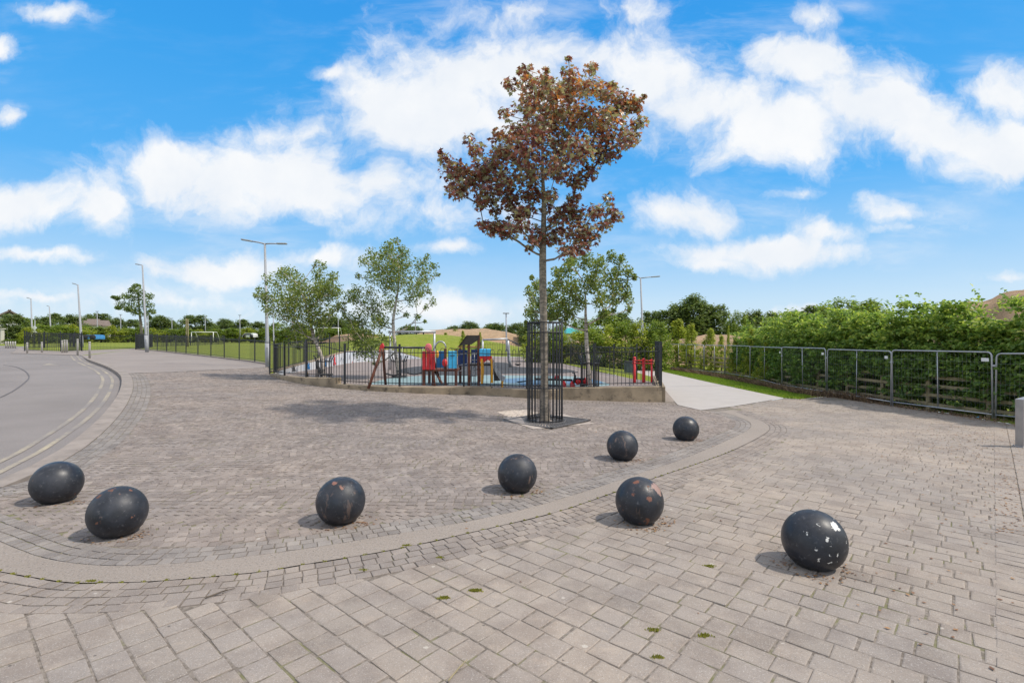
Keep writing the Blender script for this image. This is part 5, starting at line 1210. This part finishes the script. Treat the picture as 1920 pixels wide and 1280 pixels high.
# the low wall itself
pw = MB(); pts2 = resample([tuple(p) for p in WALL], .3)+[tuple(WALL[-1])]
back = offset(pts2, .26); 
if np.array(back)[10][1] < np.array(pts2)[10][1]: back = offset(pts2, -.26)
edgesx = [505, 628.8, 916.2, 1053]; segs = [[], [], [], []]
def segid(p):
    px = CX+F*p[0]/p[1]; return 0 if px < 628.8 else 1 if px < 916.2 else 2 if px < 1053 else 3
for i in range(len(pts2)-1):
    k = segid(((pts2[i][0]+pts2[i+1][0])/2, (pts2[i][1]+pts2[i+1][1])/2)); segs[k].append(i)
wroot = empty('low_wall', (WALL[20][0], WALL[20][1], gz(*WALL[20])), 'low weathered concrete wall curving along the front of the playground', 'wall')
for k, sg in enumerate(segs):
    if not sg: continue
    mb = MB(); idx = sg+[sg[-1]+1]; A = [pts2[i] for i in idx]; B = [back[i] for i in idx]; n = len(idx); vs = []
    mid_in = {0: (560, 600), 1: (700, 850), 2: (950, 1000), 3: (1100, 1200)}[k]
    for (a, b) in zip(A, B):
        px = min(max(CX+F*a[0]/a[1], [506, 630, 917, 1054][k]), [628, 915, 1052, 1244][k]); t = float(np.interp(px, [505, 560, 628, 629.5, 757, 915, 916.5, 1052, 1053.5, 1245], [.36, .42, .485, .29, .275, .275, .235, .235, .29, .33]))
        vs += [(*a, gz(*a)-.15), (*a, t-.012), (a[0]+(b[0]-a[0])*.05, a[1]+(b[1]-a[1])*.05, t), (b[0]-(b[0]-a[0])*.05, b[1]-(b[1]-a[1])*.05, t), (*b, t-.012), (*b, -.1)]
    fs = [(6*i+j, 6*i+6+j, 6*i+7+j, 6*i+1+j) for i in range(n-1) for j in range(5)]+[tuple(range(6)), tuple(6*(n-1)+j for j in range(5, -1, -1))]
    mb.add(vs, fs); mb.build('wall_section', M_wall, wroot)
# buttress at the right end
a = gp(1241, 754); mb = MB(); mb.add([(a[0], a[1], -.3), (a[0]+.02, a[1]+.1, .28), (a[0]+.25, a[1]+1.0, .30), (a[0]+.60, a[1]+.25, -.3), (a[0]+.75, a[1]+1.4, -.3), (a[0], a[1]+1.6, -.3)], [(0, 3, 2, 1), (3, 4, 2), (1, 2, 5), (0, 1, 5), (4, 5, 2)]); mb.build('buttress', M_kerb, wroot)
# right flank wall and gate fence
RF = [(a[0]+.02, a[1]+.15), (4.95, 17.2), (5.5, 19.4)]
mb = MB()
for i in range(2):
    p, q = Vector((*RF[i], 0)), Vector((*RF[i+1], 0)); d = q-p; mb.box((p+q)/2+Vector((0, 0, -.02)), (d.length, .24, .64), rz=math.atan2(d.y, d.x))
mb.build('wall_section', M_wall, wroot)
railing(RF, 'dense black railing running away from the camera at the right end of the playground', step=1.2, h=1.22, zf=lambda x, y: .30, gap_=.09, group=None, pr=.06, bow=False)
railing([(4.9, 19.9), (3.9, 26), (3.2, 32), (1.6, 42)], 'black railing along the far right side of the playground beside the white path', step=2.6, h=1.2, zf=lambda x, y: .20, gap_=.14, bow=False, r=.009)
railing([(1.2, 43.2), (-2.8, 45.2)], 'black railing across the back of the playground below the mound', step=2.0, h=1.2, zf=lambda x, y: .2, gap_=.16, r=.011)
ML = [(-9.75, 20.4), (-10.05, 26), (-10.4, 32.2)]
mz = lambda x, y: float(np.interp(y, [20, 24, 32, 37], [.38, .52, .80, .86]))
railing(ML, 'black railing above the painted wall at the left side of the playground', step=2.0, h=1.15, zf=mz, gap_=.14, bow=False, r=.009)
# painted retaining wall
MW = [(-9.62, 20.6), (-9.75, 22.5), (-9.78, 26), (-10.15, 31.6), (-9.6, 33.6), (-8.8, 35.8), (-7.9, 37.6), (-7.0, 39)]
mz2 = lambda x, y: float(np.interp(y, [20, 24, 30, 32, 36.2, 39], [.33, .55, .88, .94, .93, .26]))
q = resample(smooth(MW, 5), .5); bk = offset(q, .22); 
if bk[5][0] > q[5][0]: bk = offset(q, -.22)
mroot = empty('mural_wall', (-10.0, 28, FLOOR), 'curved retaining wall painted with pale mural figures at the left of the playground', 'wall')
mb = MB(); cp = MB()
for i in range(len(q)-1):
    z1_, z2_ = mz2(*q[i]), mz2(*q[i+1]); mb.add([(*q[i], FLOOR-.1), (*q[i+1], FLOOR-.1), (*q[i+1], z2_), (*q[i], z1_), (*bk[i], FLOOR-.1), (*bk[i+1], FLOOR-.1), (*bk[i+1], z2_), (*bk[i], z1_)], [(0, 1, 2, 3), (3, 2, 6, 7), (5, 4, 7, 6)])
    cp.add([(*q[i], z1_+.003), (*q[i+1], z2_+.003), (*q[i+1], z2_+.05), (*q[i], z1_+.05), (*bk[i], z1_+.003), (*bk[i+1], z2_+.003), (*bk[i+1], z2_+.05), (*bk[i], z1_+.05)], [(0, 1, 2, 3), (3, 2, 6, 7), (5, 4, 7, 6)])
mb.build('wall', M_mural, mroot); cp.build('coping', M_wall, mroot)
# painted figures as flat shapes a few mm proud of the wall
fig = MB()
for (y0, ht, col) in [(22.6, .2, 0), (24.2, .26, 1), (25.4, .3, 0), (26.6, .34, 1), (28.3, .42, 2)]:
    x0 = -9.75+.02 if y0 < 26 else float(np.interp(y0, [26, 31.6], [-9.78, -10.15]))+.02; w_ = .22
    fg = MB(); zb = FLOOR+.05
    fg.add([(x0, y0-w_, zb), (x0, y0-w_*.3, zb), (x0, y0, zb+ht*.4), (x0, y0+w_*.3, zb), (x0, y0+w_, zb), (x0, y0+w_*.5, zb+ht*.7), (x0, y0+w_*.9, zb+ht*1.1), (x0, y0+w_*.1, zb+ht*.95), (x0, y0+w_*.2, zb+ht*1.35), (x0, y0-w_*.2, zb+ht*1.4), (x0, y0-w_*.25, zb+ht*.95), (x0, y0-w_*.9, zb+ht*.8), (x0, y0-w_*.5, zb+ht*.55)], [tuple(range(13))])
    fg.build('painted_figure', [M_rubber, M_pblue, M_red][col], mroot)
# field railings at the left
kz = lambda x, y: gz(x, y)+.05
railing(kf[::-1], 'black railing beside the paved corner, from the playground to the small field maple', step=2.35, h=1.22, zf=kz, gap_=.14, bow=False, r=.009)
mb = MB()
for i in range(len(kf)-1):
    p, q2 = Vector((*kf[i], gz(*kf[i]))), Vector((*kf[i+1], gz(*kf[i+1]))); d = q2-p; mb.box((p+q2)/2+Vector((0, .05, 0)), (d.length, .16, .14), rz=math.atan2(d.y, d.x), ry=-math.asin(d.z/d.length))
o = mb.build('field_kerb', M_kerb); o['kind'] = 'structure'
A = gp(286, 652); B = gp(420, 650)
railing([(A[0]*1.05, A[1]*1.05), (B[0]*1.25, B[1]*1.25)], 'farther black railing crossing the field behind the paved corner railing', step=2.4, h=1.22, gap_=.16, bow=False, r=.01)
railing([gp(254, 655.3), (gp(254, 655.3)[0]*1.12, gp(254, 655.3)[1]*1.17), (A[0]*1.05, A[1]*1.05)], 'short dense black railing running back past the small field maple', step=1.6, h=1.3, gap_=.11, bow=False, r=.011)
railing([gp(46, 658), gp(90, 659), gp(128, 659), gp(153, 657.5)], 'dark railing at the far left behind the slim steel bollards', step=2.2, h=1.3, gap_=.10, bow=False, r=.014)
railing([(gp(50, 657)[0]*1.12, gp(50, 657)[1]*1.12), (gp(140, 656)[0]*1.2, gp(140, 656)[1]*1.2)], 'second dark railing on the grass behind the far left one', step=2.4, h=1.3, gap_=.12, bow=False, r=.014)
railing([gp(154, 658), gp(204, 656), gp(254, 654)], 'light railing with few dark posts in front of the bright green field', step=5.2, h=1.2, gap_=.18, bow=False, r=.006)

# ------------------------------------------------------------------ playground equipment
def XZ(px, py, Y): p = at(px, py, Y); return p.x, p.z
def pbox(root, name, mat, px0, px1, py0, py1, Y, th=.05, bev=.01):
    x0, z1 = XZ(px0, py0, Y); x1, z0 = XZ(px1, py1, Y); mb = MB(); mb.box(((x0+x1)/2, Y, (z0+z1)/2), (x1-x0, th, z1-z0), bev=bev); return mb.build(name, mat, root)
def ppost(root, name, mat, px, py0, Y, w=.10, py1=None):
    x, z1 = XZ(px, py0, Y); z0 = FLOOR if py1 is None else XZ(px, py1, Y)[1]; mb = MB(); mb.box((x, Y, (z0+z1)/2), (w, w, z1-z0), bev=.012); return mb.build(name, mat, root)
TY = 16.3; tw = empty('play_tower', (XZ(850, 700, TY)[0], TY, FLOOR), 'wooden play tower with red, blue and yellow panels, sloping dark roof and a slide', 'play tower')
for px, py, Y in [(794.5, 658, TY), (812, 658, TY), (835, 653, TY+.05), (855, 655, TY-.05), (863, 652, TY+.9), (879, 629, TY), (897.5, 628, TY), (881, 690, TY+1.3), (899, 690, TY+1.3), (805, 692, TY+.8)]: ppost(tw, 'post', M_playwood, px, py, Y, .085)
for k in range(3): pbox(tw, 'panel', M_red, 792+k*7.9, 799.4+k*7.9, 659-(1 if k == 1 else 0), 693, TY-.07, .03)
hd = MB(); x, z = XZ(803.5, 651.5, TY-.07); hd.lathe([(.001, 0), (.09, .0), (.11, .015), (.11, .03), (.09, .045), (.001, .045)], (0, 0, 0), 20)
hd.v = [(x+a_, TY-.07-c_, z+b_*1.25) for a_, b_, c_ in hd.v]; hd.build('round_panel', M_pink, tw)
pbox(tw, 'panel', M_pblue, 817.5, 833, 658, 689, TY+.45, .03); pbox(tw, 'panel', M_lblue, 840, 856.5, 658, 690.5, TY-.12, .03)
pbox(tw, 'slot', M_rubber, 843, 853, 665.5, 667, TY-.14, .015)
pbox(tw, 'panel', M_navy, 858.5, 876, 656, 686, TY+.8, .03); pbox(tw, 'panel', M_navy, 883, 896.5, 655, 681, TY+.8, .03)
for px, py, mt in ((820, 664, M_yellow), (834, 680, M_red)):
    mb = MB(); x, z = XZ(px, py, TY-.1); mb.lathe([(.001, 0), (.085, 0), (.085, .03), (.001, .03)], (0, 0, 0), 16); mb.v = [(x+a_*(.6 if mt is M_yellow else 1), TY-.1-c_, z+b_*1.5) for a_, b_, c_ in mb.v]; mb.build('round_panel', mt, tw)
# arch, deck, roof
mb = MB(); pa = [at(816+10*(1-math.cos(PI*k/10)), 652-12*math.sin(PI*k/10), TY+.3) for k in range(11)]; mb.tube(pa, .025, 8); mb.build('arch_rail', M_galv, tw)
mb = MB(); x0, z0 = XZ(792, 693, TY); x1, _ = XZ(857, 693, TY); mb.box(((x0+x1)/2, TY+.4, z0-.02), (x1-x0, .85, .06), bev=.006); mb.build('deck', M_playwood, tw)
mb = MB(); x0, z0 = XZ(878, 684, TY); x1, _ = XZ(921, 684, TY); mb.box(((x0+x1)/2, TY+.55, z0), (x1-x0, 1.1, .06), bev=.006); mb.build('deck', M_board, tw)
mb = MB(); p0 = at(858, 650, TY-.1); p1 = at(876, 628, TY-.1); p2 = at(876, 628, TY+1.1); p3 = at(858, 650, TY+1.1); th = Vector((.03, 0, .03)); mb.add([p0, p1, p2, p3, p0+th, p1+th, p2+th, p3+th], [(0,1,2,3),(7,6,5,4),(0,4,5,1),(1,5,6,2),(2,6,7,3),(3,7,4,0)]); mb.build('roof', M_board, tw)
mb = MB(); p0 = at(882, 650, TY+.02); p1 = at(874, 628, TY-.1); p1b = at(899, 628, TY-.1); p0b = at(884, 646, TY+.02)
mb.add([at(874.5, 628.5, TY-.06), at(899, 628.5, TY-.06), at(897, 637, TY-.06), at(884, 645.5, TY-.06), at(866, 647, TY-.06), at(859, 650, TY-.06)], [(0, 1, 2, 3, 4, 5)]); rv_ = [Vector(v_)+Vector((0, .04, 0)) for v_ in mb.v]; mb.add(rv_, [(5, 4, 3, 2, 1, 0)]); mb.add([mb.v[i] for i in range(12)], [(i, 6+i, 6+(i+1) % 6, (i+1) % 6) for i in range(6)]); mb.build('roof_end', M_board, tw)
for py in (650.5, 663, 683, 694):
    mb = MB(); mb.tube([at(858, py+(2 if py > 660 else -.5), TY-.02), at(876, py-1, TY+.02), at(898, py-(2 if py > 660 else .5), TY)], .017, 6); mb.build('rope_rail', M_pink if py in (650.5,) else M_galv, tw)
for px in (884, 889.5):
    mb = MB(); mb.tube([at(px, 662, TY+.3), at(px-1, 722, TY-.1)], .016, 6); mb.build('ladder_rail', M_galv, tw)
for px, py0, py1 in ((889, 663, 664.5), (889, 674, 675.5), (889, 690, 691.5), (889, 704, 705.5)): pbox(tw, 'rung', M_galv, 884, 894, py0, py1, TY+.1, .03, .004)
# slide end
pbox(tw, 'panel', M_lblue, 900, 919.5, 654, 667, TY+.2, .6)
mb = MB(); x0, z0 = XZ(899, 667, TY); mb.prism([XZ(899.5, 667, TY), XZ(922, 667, TY), XZ(924.5, 680, TY), XZ(915, 674, TY), XZ(907, 680, TY), XZ(900, 678, TY)], TY-.08, TY-.04); mb.build('panel', M_red, tw)
for pl in ([(901.5, 673), (906.5, 672), (908, 695), (906.5, 719), (902, 719), (902.5, 695)], [(918.5, 673), (923, 671), (924.5, 690), (925, 717), (919.5, 717), (921, 690)]):
    mb = MB(); mb.prism([XZ(a_, b_, TY) for a_, b_ in pl], TY-.14, TY-.10); mb.build('panel', M_yellow, tw)
sp = [(922, 678), (926, 690), (932, 702), (938, 710), (945, 714)]
mb = MB(); L = [at(a_, b_, TY-.05) for a_, b_ in sp]; R = [at(a_, b_, TY+.5) for a_, b_ in sp]; n = len(L)
mb.add(L+R, [(i, i+1, n+i+1, n+i) for i in range(n-1)]); mb.add([p-Vector((0, 0, .03)) for p in L+R], [(n+i, n+i+1, i+1, i) for i in range(n-1)]); mb.build('slide_chute', M_galv, tw)
for side_ in (L, R):
    mb = MB(); tp_ = [p+Vector((.04, 0, .13)) for p in side_]; bt = [p-Vector((.0, 0, .04)) for p in side_]; ot = [p+Vector((0, .03, 0)) for p in tp_]; ob = [p+Vector((0, .03, 0)) for p in bt]
    mb.add(tp_+bt+ot+ob, [(i, i+1, n+i+1, n+i) for i in range(n-1)]+[(2*n+i, 3*n+i, 3*n+i+1, 2*n+i+1) for i in range(n-1)]+[(i, 2*n+i, 2*n+i+1, i+1) for i in range(n-1)]); mb.build('slide_side', M_galv, tw)
mb = MB(); mb.prism([XZ(925, 690, TY), XZ(938, 713, TY), XZ(926, 714, TY)], TY-.03, TY+.45); mb.build('slide_support', M_rubber, tw)
pbox(tw, 'foot', M_yellow, 939.5, 943.5, 714, 727, TY-.6, .08)
mb = MB(); mb.tube([at(816, 697, TY+.1), at(829, 719, TY-.2)], .035, 8); mb.build('brace', M_playwood, tw)

# swing with two seats
SY = 15.8; sw = empty('swing_set', (XZ(757, 700, SY)[0], SY, FLOOR), 'timber legged swing set with black crossbar and two black seats', 'swing')
top = at(717.5, 651, SY); topr = at(806, 652, SY+.9)
for (a_, b_, yy_) in (((690.5), 0, SY-.55), ((723), 0, SY+.75)):
    mb = MB(); x = (a_-CX)/F*yy_; mb.tube([(x, yy_, FLOOR), top], .045, 8); mb.build('leg', M_playwood, sw)
for yy_ in (SY+.3, SY+1.6):
    mb = MB(); mb.tube([(topr.x+.25, yy_, FLOOR), topr], .045, 8); mb.build('leg', M_playwood, sw)
mb = MB(); mb.tube([top, topr], .035, 8); mb.build('crossbar', M_black, sw)
mb = MB(); mb.prism([(top.x-.10, top.z-.14), (top.x-.02, top.z-.14), (top.x+.05, top.z+.02), (top.x+.0, top.z+.13), (top.x-.07, top.z+.05)], SY-.06, SY+.06); mb.build('bracket', M_red, sw)
for t_ in (.30, .74):
    c0 = top.lerp(topr, t_); so_ = Vector((c0.x-.12, c0.y, FLOOR+.36))
    seat = MB(); seat.add([], []); pts_ = [so_+Vector((.22*s_, 0, .05*s_*s_)) for s_ in (-1, -.5, 0, .5, 1)]
    seat.add([p+Vector((0, -.09, 0)) for p in pts_]+[p+Vector((0, .09, 0)) for p in pts_]+[p+Vector((0, -.09, -.035)) for p in pts_]+[p+Vector((0, .09, -.035)) for p in pts_], [(i, i+1, 6+i, 5+i) for i in range(4)]+[(15+i, 16+i, 11+i, 10+i) for i in range(4)]+[(i, 10+i, 11+i, i+1) for i in range(4)]+[(5+i, 6+i, 16+i, 15+i) for i in range(4)]); seat.build('seat', M_rubber, sw)
    for s_ in (-1, 1):
        cn = MB(); cn.tube([so_+Vector((.21*s_, 0, .04)), c0+Vector((.16*s_, 0, 0))], .006, 5); cn.build('chain', M_galv, sw)
# tall grey frame
GY = 24.5; gf = empty('grey_swing_frame', (XZ(773, 690, GY)[0], GY, FLOOR), 'tall light grey goal shaped frame with dark hooks behind the swings', 'frame')
for px in (731.5, 814.5):
    mb = MB(); p = at(px, 622, GY); mb.tube([(p.x, GY, FLOOR), p], .05, 10); mb.build('post', M_galv, gf)
mb = MB(); mb.tube([at(729, 622, GY), at(817, 622, GY)], .055, 10); mb.build('crossbar', M_galv, gf)
for px in (750, 763, 781, 794):
    mb = MB(); p = at(px, 623.5, GY); mb.tube([p, p+Vector((0, 0, -.09))], .03, 6); mb.build('hook', M_black, gf)
# right-hand light grey frame with hanging seat
RY = 27; rf_ = empty('basket_swing', (XZ(953, 690, RY)[0], RY, FLOOR), 'light grey swing frame with bent post and small hanging seat right of the slide', 'swing')
mb = MB(); mb.tube([(XZ(958, 688, RY)[0], RY, FLOOR), at(954.5, 675, RY), at(953, 650, RY), at(951, 636, RY)], .085, 10); mb.build('post', M_galv, rf_)
mb = MB(); mb.tube([at(905, 637, RY), at(952, 635, RY)], .05, 10); mb.build('crossbar', M_galv, rf_)
mb = MB(); mb.tube([(XZ(905, 637, RY)[0], RY, FLOOR), at(905, 637, RY)], .05, 10); mb.build('post', M_galv, rf_)
mb = MB(); mb.tube([at(952, 636, RY), at(973, 646, RY-1.5)], .03, 8); mb.build('arm', M_darkiron, rf_)
for dx_ in (-1.6, 1.6):
    mb = MB(); mb.tube([at(973, 646, RY-1.5), at(971+dx_, 680, RY-1.5)], .012, 6); mb.build('chain', M_darkiron, rf_)
mb = MB(); p = at(971, 682, RY-1.5); mb.lathe([(.02, -.10), (.13, -.05), (.17, 0), (.15, 0), (.11, -.03), (.01, -.06)], tuple(p), 16); mb.build('seat', M_rubber, rf_)
# red bar frame
RB = 17.3; rb = empty('red_barrier', (XZ(1207, 700, RB)[0], RB, FLOOR), 'red post and double rail frame at the right end of the playground', 'barrier')
for px, py0, r__ in ((1189.5, 672, .055), (1207, 675, .06), (1222, 676, .04)):
    mb = MB(); p = at(px, py0, RB); mb.tube([(p.x, RB, FLOOR), (p.x, RB, FLOOR+.08), p], [r__, r__, r__*.9], 10); mb.lathe([(r__, 0), (r__*1.15, .02), (r__*.6, .06), (.001, .07)], tuple(p), 12); mb.build('post', M_red, rb)
for py in (675.5, 680.5):
    mb = MB(); mb.tube([at(1186, py, RB-.03), at(1225, py+.8, RB-.03)], .022, 8); mb.build('rail', M_red, rb)
# spring rider with red balls, and see-saw
sr = empty('spring_rider', (XZ(1090, 720, 15.9)[0], 15.9, FLOOR), 'low black spring rider with two red ball shaped sides, right of the maple cage', 'spring rider')
x0 = sr.location.x
for dx_ in (-.11, .12, .19):
    mb = MB(); mb.ball((x0+dx_, 15.9-.05*(dx_ > .15), FLOOR+.17), .10, 10, 1.1); mb.build('ball', M_red, sr)
mb = MB(); hx = [(x0+.05*math.cos(a_), 15.9+.05*math.sin(a_), FLOOR+.12*a_/(2*PI)/2) for a_ in [i*PI/6 for i in range(25)]]; mb.tube(hx, .012, 6); mb.build('spring', M_black, sr)
mb = MB(); mb.tube([(x0-.24, 15.85, FLOOR+.12), (x0-.2, 15.85, FLOOR+.34), (x0-.24, 15.85, FLOOR+.44)], [.05, .035, .02], 8); mb.tube([(x0-.30, 15.75, FLOOR+.44), (x0-.12, 15.95, FLOOR+.45)], .016, 6); mb.box((x0-.05, 15.9, FLOOR+.24), (.34, .16, .06), bev=.02); mb.build('body', M_black, sr)
ss = empty('seesaw', (XZ(1035, 715, 16.1)[0], 16.1, FLOOR), 'small dark see-saw with red seat supports seen through the maple cage', 'see-saw')
x0 = ss.location.x; x1 = XZ(1072, 715, 16.1)[0]; x2 = XZ(1002, 715, 16.1)[0]
mb = MB(); mb.tube([(x2, 16.1, FLOOR+.22), (x1, 15.9, FLOOR+.20)], .035, 8); mb.build('beam', M_black, ss)
for xx in (x1, x1-.28):
    mb = MB(); mb.lathe([(.085, 0), (.07, .1), (.04, .17), (.001, .18)], (xx, 15.9, FLOOR), 12); mb.build('foot', M_red, ss)
mb = MB(); p = at(1044.5, 708.5, 16.1); mb.lathe([(.001, -.09), (.06, -.08), (.085, 0), (.06, .08), (.001, .09)], tuple(p), 12); mb.tube([p+Vector((0, 0, -.25)), p], .02, 6); mb.build('seat', M_red, ss)
# dark springer by the left birch
dr_ = empty('spring_rider', (XZ(601, 706, 18.2)[0], 18.2, FLOOR), 'small dark horse shaped rider below the leaning birch', 'spring rider'); x0 = dr_.location.x
mb = MB(); mb.box((x0, 18.2, FLOOR+.35), (.14, .16, .16), bev=.03); mb.tube([(x0-.05, 18.2, FLOOR+.38), (x0-.14, 18.2, FLOOR+.58), (x0-.10, 18.2, FLOOR+.66)], [.06, .05, .03], 8); mb.box((x0+.22, 18.2, FLOOR+.22), (.42, .18, .06), bev=.02); mb.build('body', M_rubber, dr_)
mb = MB(); mb.tube([(x0+.05*math.cos(a_), 18.2+.05*math.sin(a_), FLOOR+.30*a_/(4*PI)) for a_ in [i*PI/6 for i in range(25)]], .012, 6); mb.build('spring', M_black, dr_)
pl_ = empty('play_post', (XZ(575.5, 706, 18.6)[0], 18.6, FLOOR), 'short dark post with orange cap in front of the painted wall', 'post'); x0 = pl_.location.x
mb = MB(); mb.tube([(x0, 18.6, FLOOR), (x0, 18.6, FLOOR+.2)], .06, 10); mb.build('post', M_rubber, pl_); mb = MB(); mb.ball((x0, 18.6, FLOOR+.22), .055, 8); mb.build('cap', M_yellow, pl_)
# bin by the white path
BY = 25.5; bn_o = empty('litter_bin', (XZ(1180, 700, BY)[0], BY, -.15), 'dark grey green box shaped litter bin standing by the white path', 'litter bin'); x0 = bn_o.location.x; zt = at(1180, 677, BY).z
mb = MB(); mb.box((x0, BY, (zt-.15)/2-.02), (.42, .4, zt+.11), bev=.02); mb.build('body', simple('bin_grey', (.07, .095, .11), .6), bn_o)
mb = MB(); mb.box((x0, BY, zt-.03), (.47, .45, .06), bev=.015); mb.build('lid', M_black, bn_o)
# goals on the field
def goal(px0, px1, py0, py1, Y, label):
    root = empty('goal_frame', tuple(at((px0+px1)/2, py1, Y)), label, 'goal', 'white goal frames on the field'); 
    for px in (px0, px1): mb = MB(); mb.tube([at(px, py1, Y), at(px, py0, Y)], .035, 8); mb.build('post', M_sign, root)
    mb = MB(); mb.tube([at(px0-.4, py0, Y), at(px1+.4, py0, Y)], .04, 8); mb.build('crossbar', M_sign, root)
    for px in (px0, px1): p = at(px, py0, Y); q = at(px, py1, Y); mb = MB(); mb.tube([p, p+Vector((0, .7, 0)), q+Vector((0, 1.4, 0))], .03, 6); mb.build('stay', M_sign, root)
goal(359, 400, 622.5, 640, 58, 'low white goal frame in the field behind the left railings')
goal(590, 634.5, 614.5, 634, 60, 'white goal frame seen between the leaning birch and the middle birch')
# vehicles far behind the field
def van(px, py_top, py_base, Y, wpx, paint, label, cat='van'):
    p = at(px, py_base, Y); h = (py_base-py_top)/F*Y; L = wpx/F*Y; root = empty('parked_'+cat, tuple(p), label, cat); x, y, z = p
    mb = MB(); pr_ = [(x-L/2, z+h*.15), (x-L/2, z+h*.55), (x-L*.42, z+h*.62), (x-L*.30, z+h*.98), (x+L*.30, z+h), (x+L*.44, z+h*.9), (x+L/2, z+h*.55), (x+L/2, z+h*.15)]; mb.prism(pr_, y-.8, y+.8); mb.build('body', paint, root)
    mb = MB(); mb.prism([(x-L*.36, z+h*.63), (x-L*.28, z+h*.90), (x+L*.26, z+h*.91), (x+L*.36, z+h*.63)], y-.83, y-.805); mb.build('window', M_glass, root)
    for s_ in (-1, 1):
        w_ = MB(); w_.lathe([(.001, 0), (.30, 0), (.30, .2), (.001, .2)], (0, 0, 0), 18); w_.v = [(x+s_*L*.32+a_, y-.84+c_, z+b_+.30) for a_, b_, c_ in w_.v]; w_.build('wheel', M_tyre, root)
van(177, 627.5, 637, 60, 20, M_vanb, 'blue vehicle parked beyond the field beside a thin pole', 'car')
van(469, 624.5, 633.5, 90, 21, M_vanw, 'white vehicle parked beyond the field left of the double headed lamp', 'van')

# ------------------------------------------------------------------ buildings
def win(root, x0, x1, z0, z1, y, par=None):
    mb = MB(); mb.box(((x0+x1)/2, y-.01, (z0+z1)/2), (x1-x0, .06, z1-z0)); f_ = mb.build('window', M_sign, root)
    mb = MB(); mb.box(((x0+x1)/2, y-.045, (z0+z1)/2), (x1-x0-.14, .02, z1-z0-.14)); g_ = mb.build('pane', M_glass, f_); return f_
HB = 74; h1 = empty('gabled_building', tuple(at(18, 650, HB)), 'pale gabled building with grey roof half hidden by trees at the left edge', 'building')
pL, pA, pR = at(-14, 597, HB), at(18, 582.5, HB), at(50, 598, HB); zb = at(18, 650, HB).z
mb = MB(); mb.prism([(pL.x+.5, zb-.5), (pR.x-.5, zb-.5), (pR.x-.5, pR.z-.1), (pA.x, pA.z-.3), (pL.x+.5, pL.z-.1)], HB, HB+12); mb.build('wall', M_white, h1)
mb = MB()
for (p, q2) in ((pL, pA), (pA, pR)):
    d = q2-p; mb.box(((p.x+q2.x)/2, HB+6, (p.z+q2.z)/2), (d.length+.5, 13, .22), ry=-math.atan2(d.z, d.x))
rf0 = mb.build('roof', M_roof, h1)
for k in range(3): win(h1, pL.x+1.2+k*1.5, pL.x+2.2+k*1.5, zb+2.0, zb+3.3, HB-.03)
for k in range(3): win(h1, pL.x+1.2+k*1.5, pL.x+2.2+k*1.5, zb+.3, zb+1.5, HB-.03)
h1.rotation_euler.z = math.radians(44); h1.scale = (.72, .72, 1)
# boundary wall of pale render
p = gp(2, 652); q2 = at(4, 650, 58); gw = MB(); gw.box((q2.x-1.0, 58, q2.z+.9), (2.2, .4, 2.2), bev=.03); gw.box((q2.x-1.0, 58, q2.z+2.05), (2.4, .55, .1), bev=.02)
o = gw.build('garden_wall', M_house, origin=(q2.x-1.0, 58, q2.z)); tag(o, 'cream rendered wall end at the very left edge behind the road', 'wall')
kindtree('bush', 20, 57, 636, 30, 'clipped low hedge behind the row of pale bollards at the far left', 'hedge', None)
HB2 = 104; h2 = empty('house', tuple(at(178, 625, HB2)), 'house with brown tiled roofs seen over the bushes behind the field', 'house')
for (x0p, x1p, yr, ye, ywb) in ((137, 166, 600, 610, 622), (158, 192, 597, 609, 622), (180, 210, 599, 610.5, 622)):
    a0, a1 = at(x0p, ye, HB2), at(x1p, ye, HB2); zr = at(0, yr, HB2).z; zbb = at(0, ywb+10, HB2).z; o_ = (x0p-137)*.02
    mb = MB(); mb.box(((a0.x+a1.x)/2, HB2+4+o_, (zbb+a0.z)/2), (a1.x-a0.x-.4, 6, a0.z-zbb)); mb.build('wall', M_house, h2)
    mb = MB(); y0_, y1_ = HB2+.6+o_, HB2+7.4+o_; ym = (y0_+y1_)/2; ins = .6
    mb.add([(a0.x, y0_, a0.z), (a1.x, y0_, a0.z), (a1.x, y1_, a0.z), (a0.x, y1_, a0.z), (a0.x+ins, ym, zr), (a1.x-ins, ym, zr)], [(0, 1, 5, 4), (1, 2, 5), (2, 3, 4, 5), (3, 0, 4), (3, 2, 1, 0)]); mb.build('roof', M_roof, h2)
    win(h2, a0.x+.8, a0.x+1.6, a0.z-1.1, a0.z-.3, HB2+.99+o_)
h2.rotation_euler.z = math.radians(39); h2.scale = (.78, .78, 1)
c_ = at(124, 598, 112); mb = MB(); mb.prism([(c_.x-1.2, c_.z-2.5), (c_.x+1.2, c_.z-2.5), (c_.x+1.2, c_.z-.5), (c_.x, c_.z+.6), (c_.x-1.2, c_.z-.5)], 112, 118)
o = mb.build('white_gable', M_white, origin=(c_.x, 112, c_.z-2.5)); tag(o, 'small white gable end showing between dark trees at the left', 'house')
# turquoise roof among the trees
tr_ = empty('turquoise_shed', tuple(at(1072, 650, 52)), 'turquoise roofed shed glimpsed through the right birch', 'shed')
a0, a1 = at(1060, 625, 52), at(1094, 625, 52); zt = at(0, 614, 52).z; mb = MB(); mb.add([(a0.x, 52, a0.z), (a1.x, 52, a1.z), (a1.x, 56, a1.z), (a0.x, 56, a0.z), (a0.x+.4, 54, zt), (a1.x-.4, 54, zt)], [(0, 1, 5, 4), (1, 2, 5), (2, 3, 4, 5), (3, 0, 4), (3, 2, 1, 0)]); mb.build('roof', M_teal, tr_)
mb = MB(); mb.box(((a0.x+a1.x)/2, 54, a0.z/2-.35), (a1.x-a0.x-.4, 3.4, a0.z+.7)); mb.build('wall', M_house, tr_)
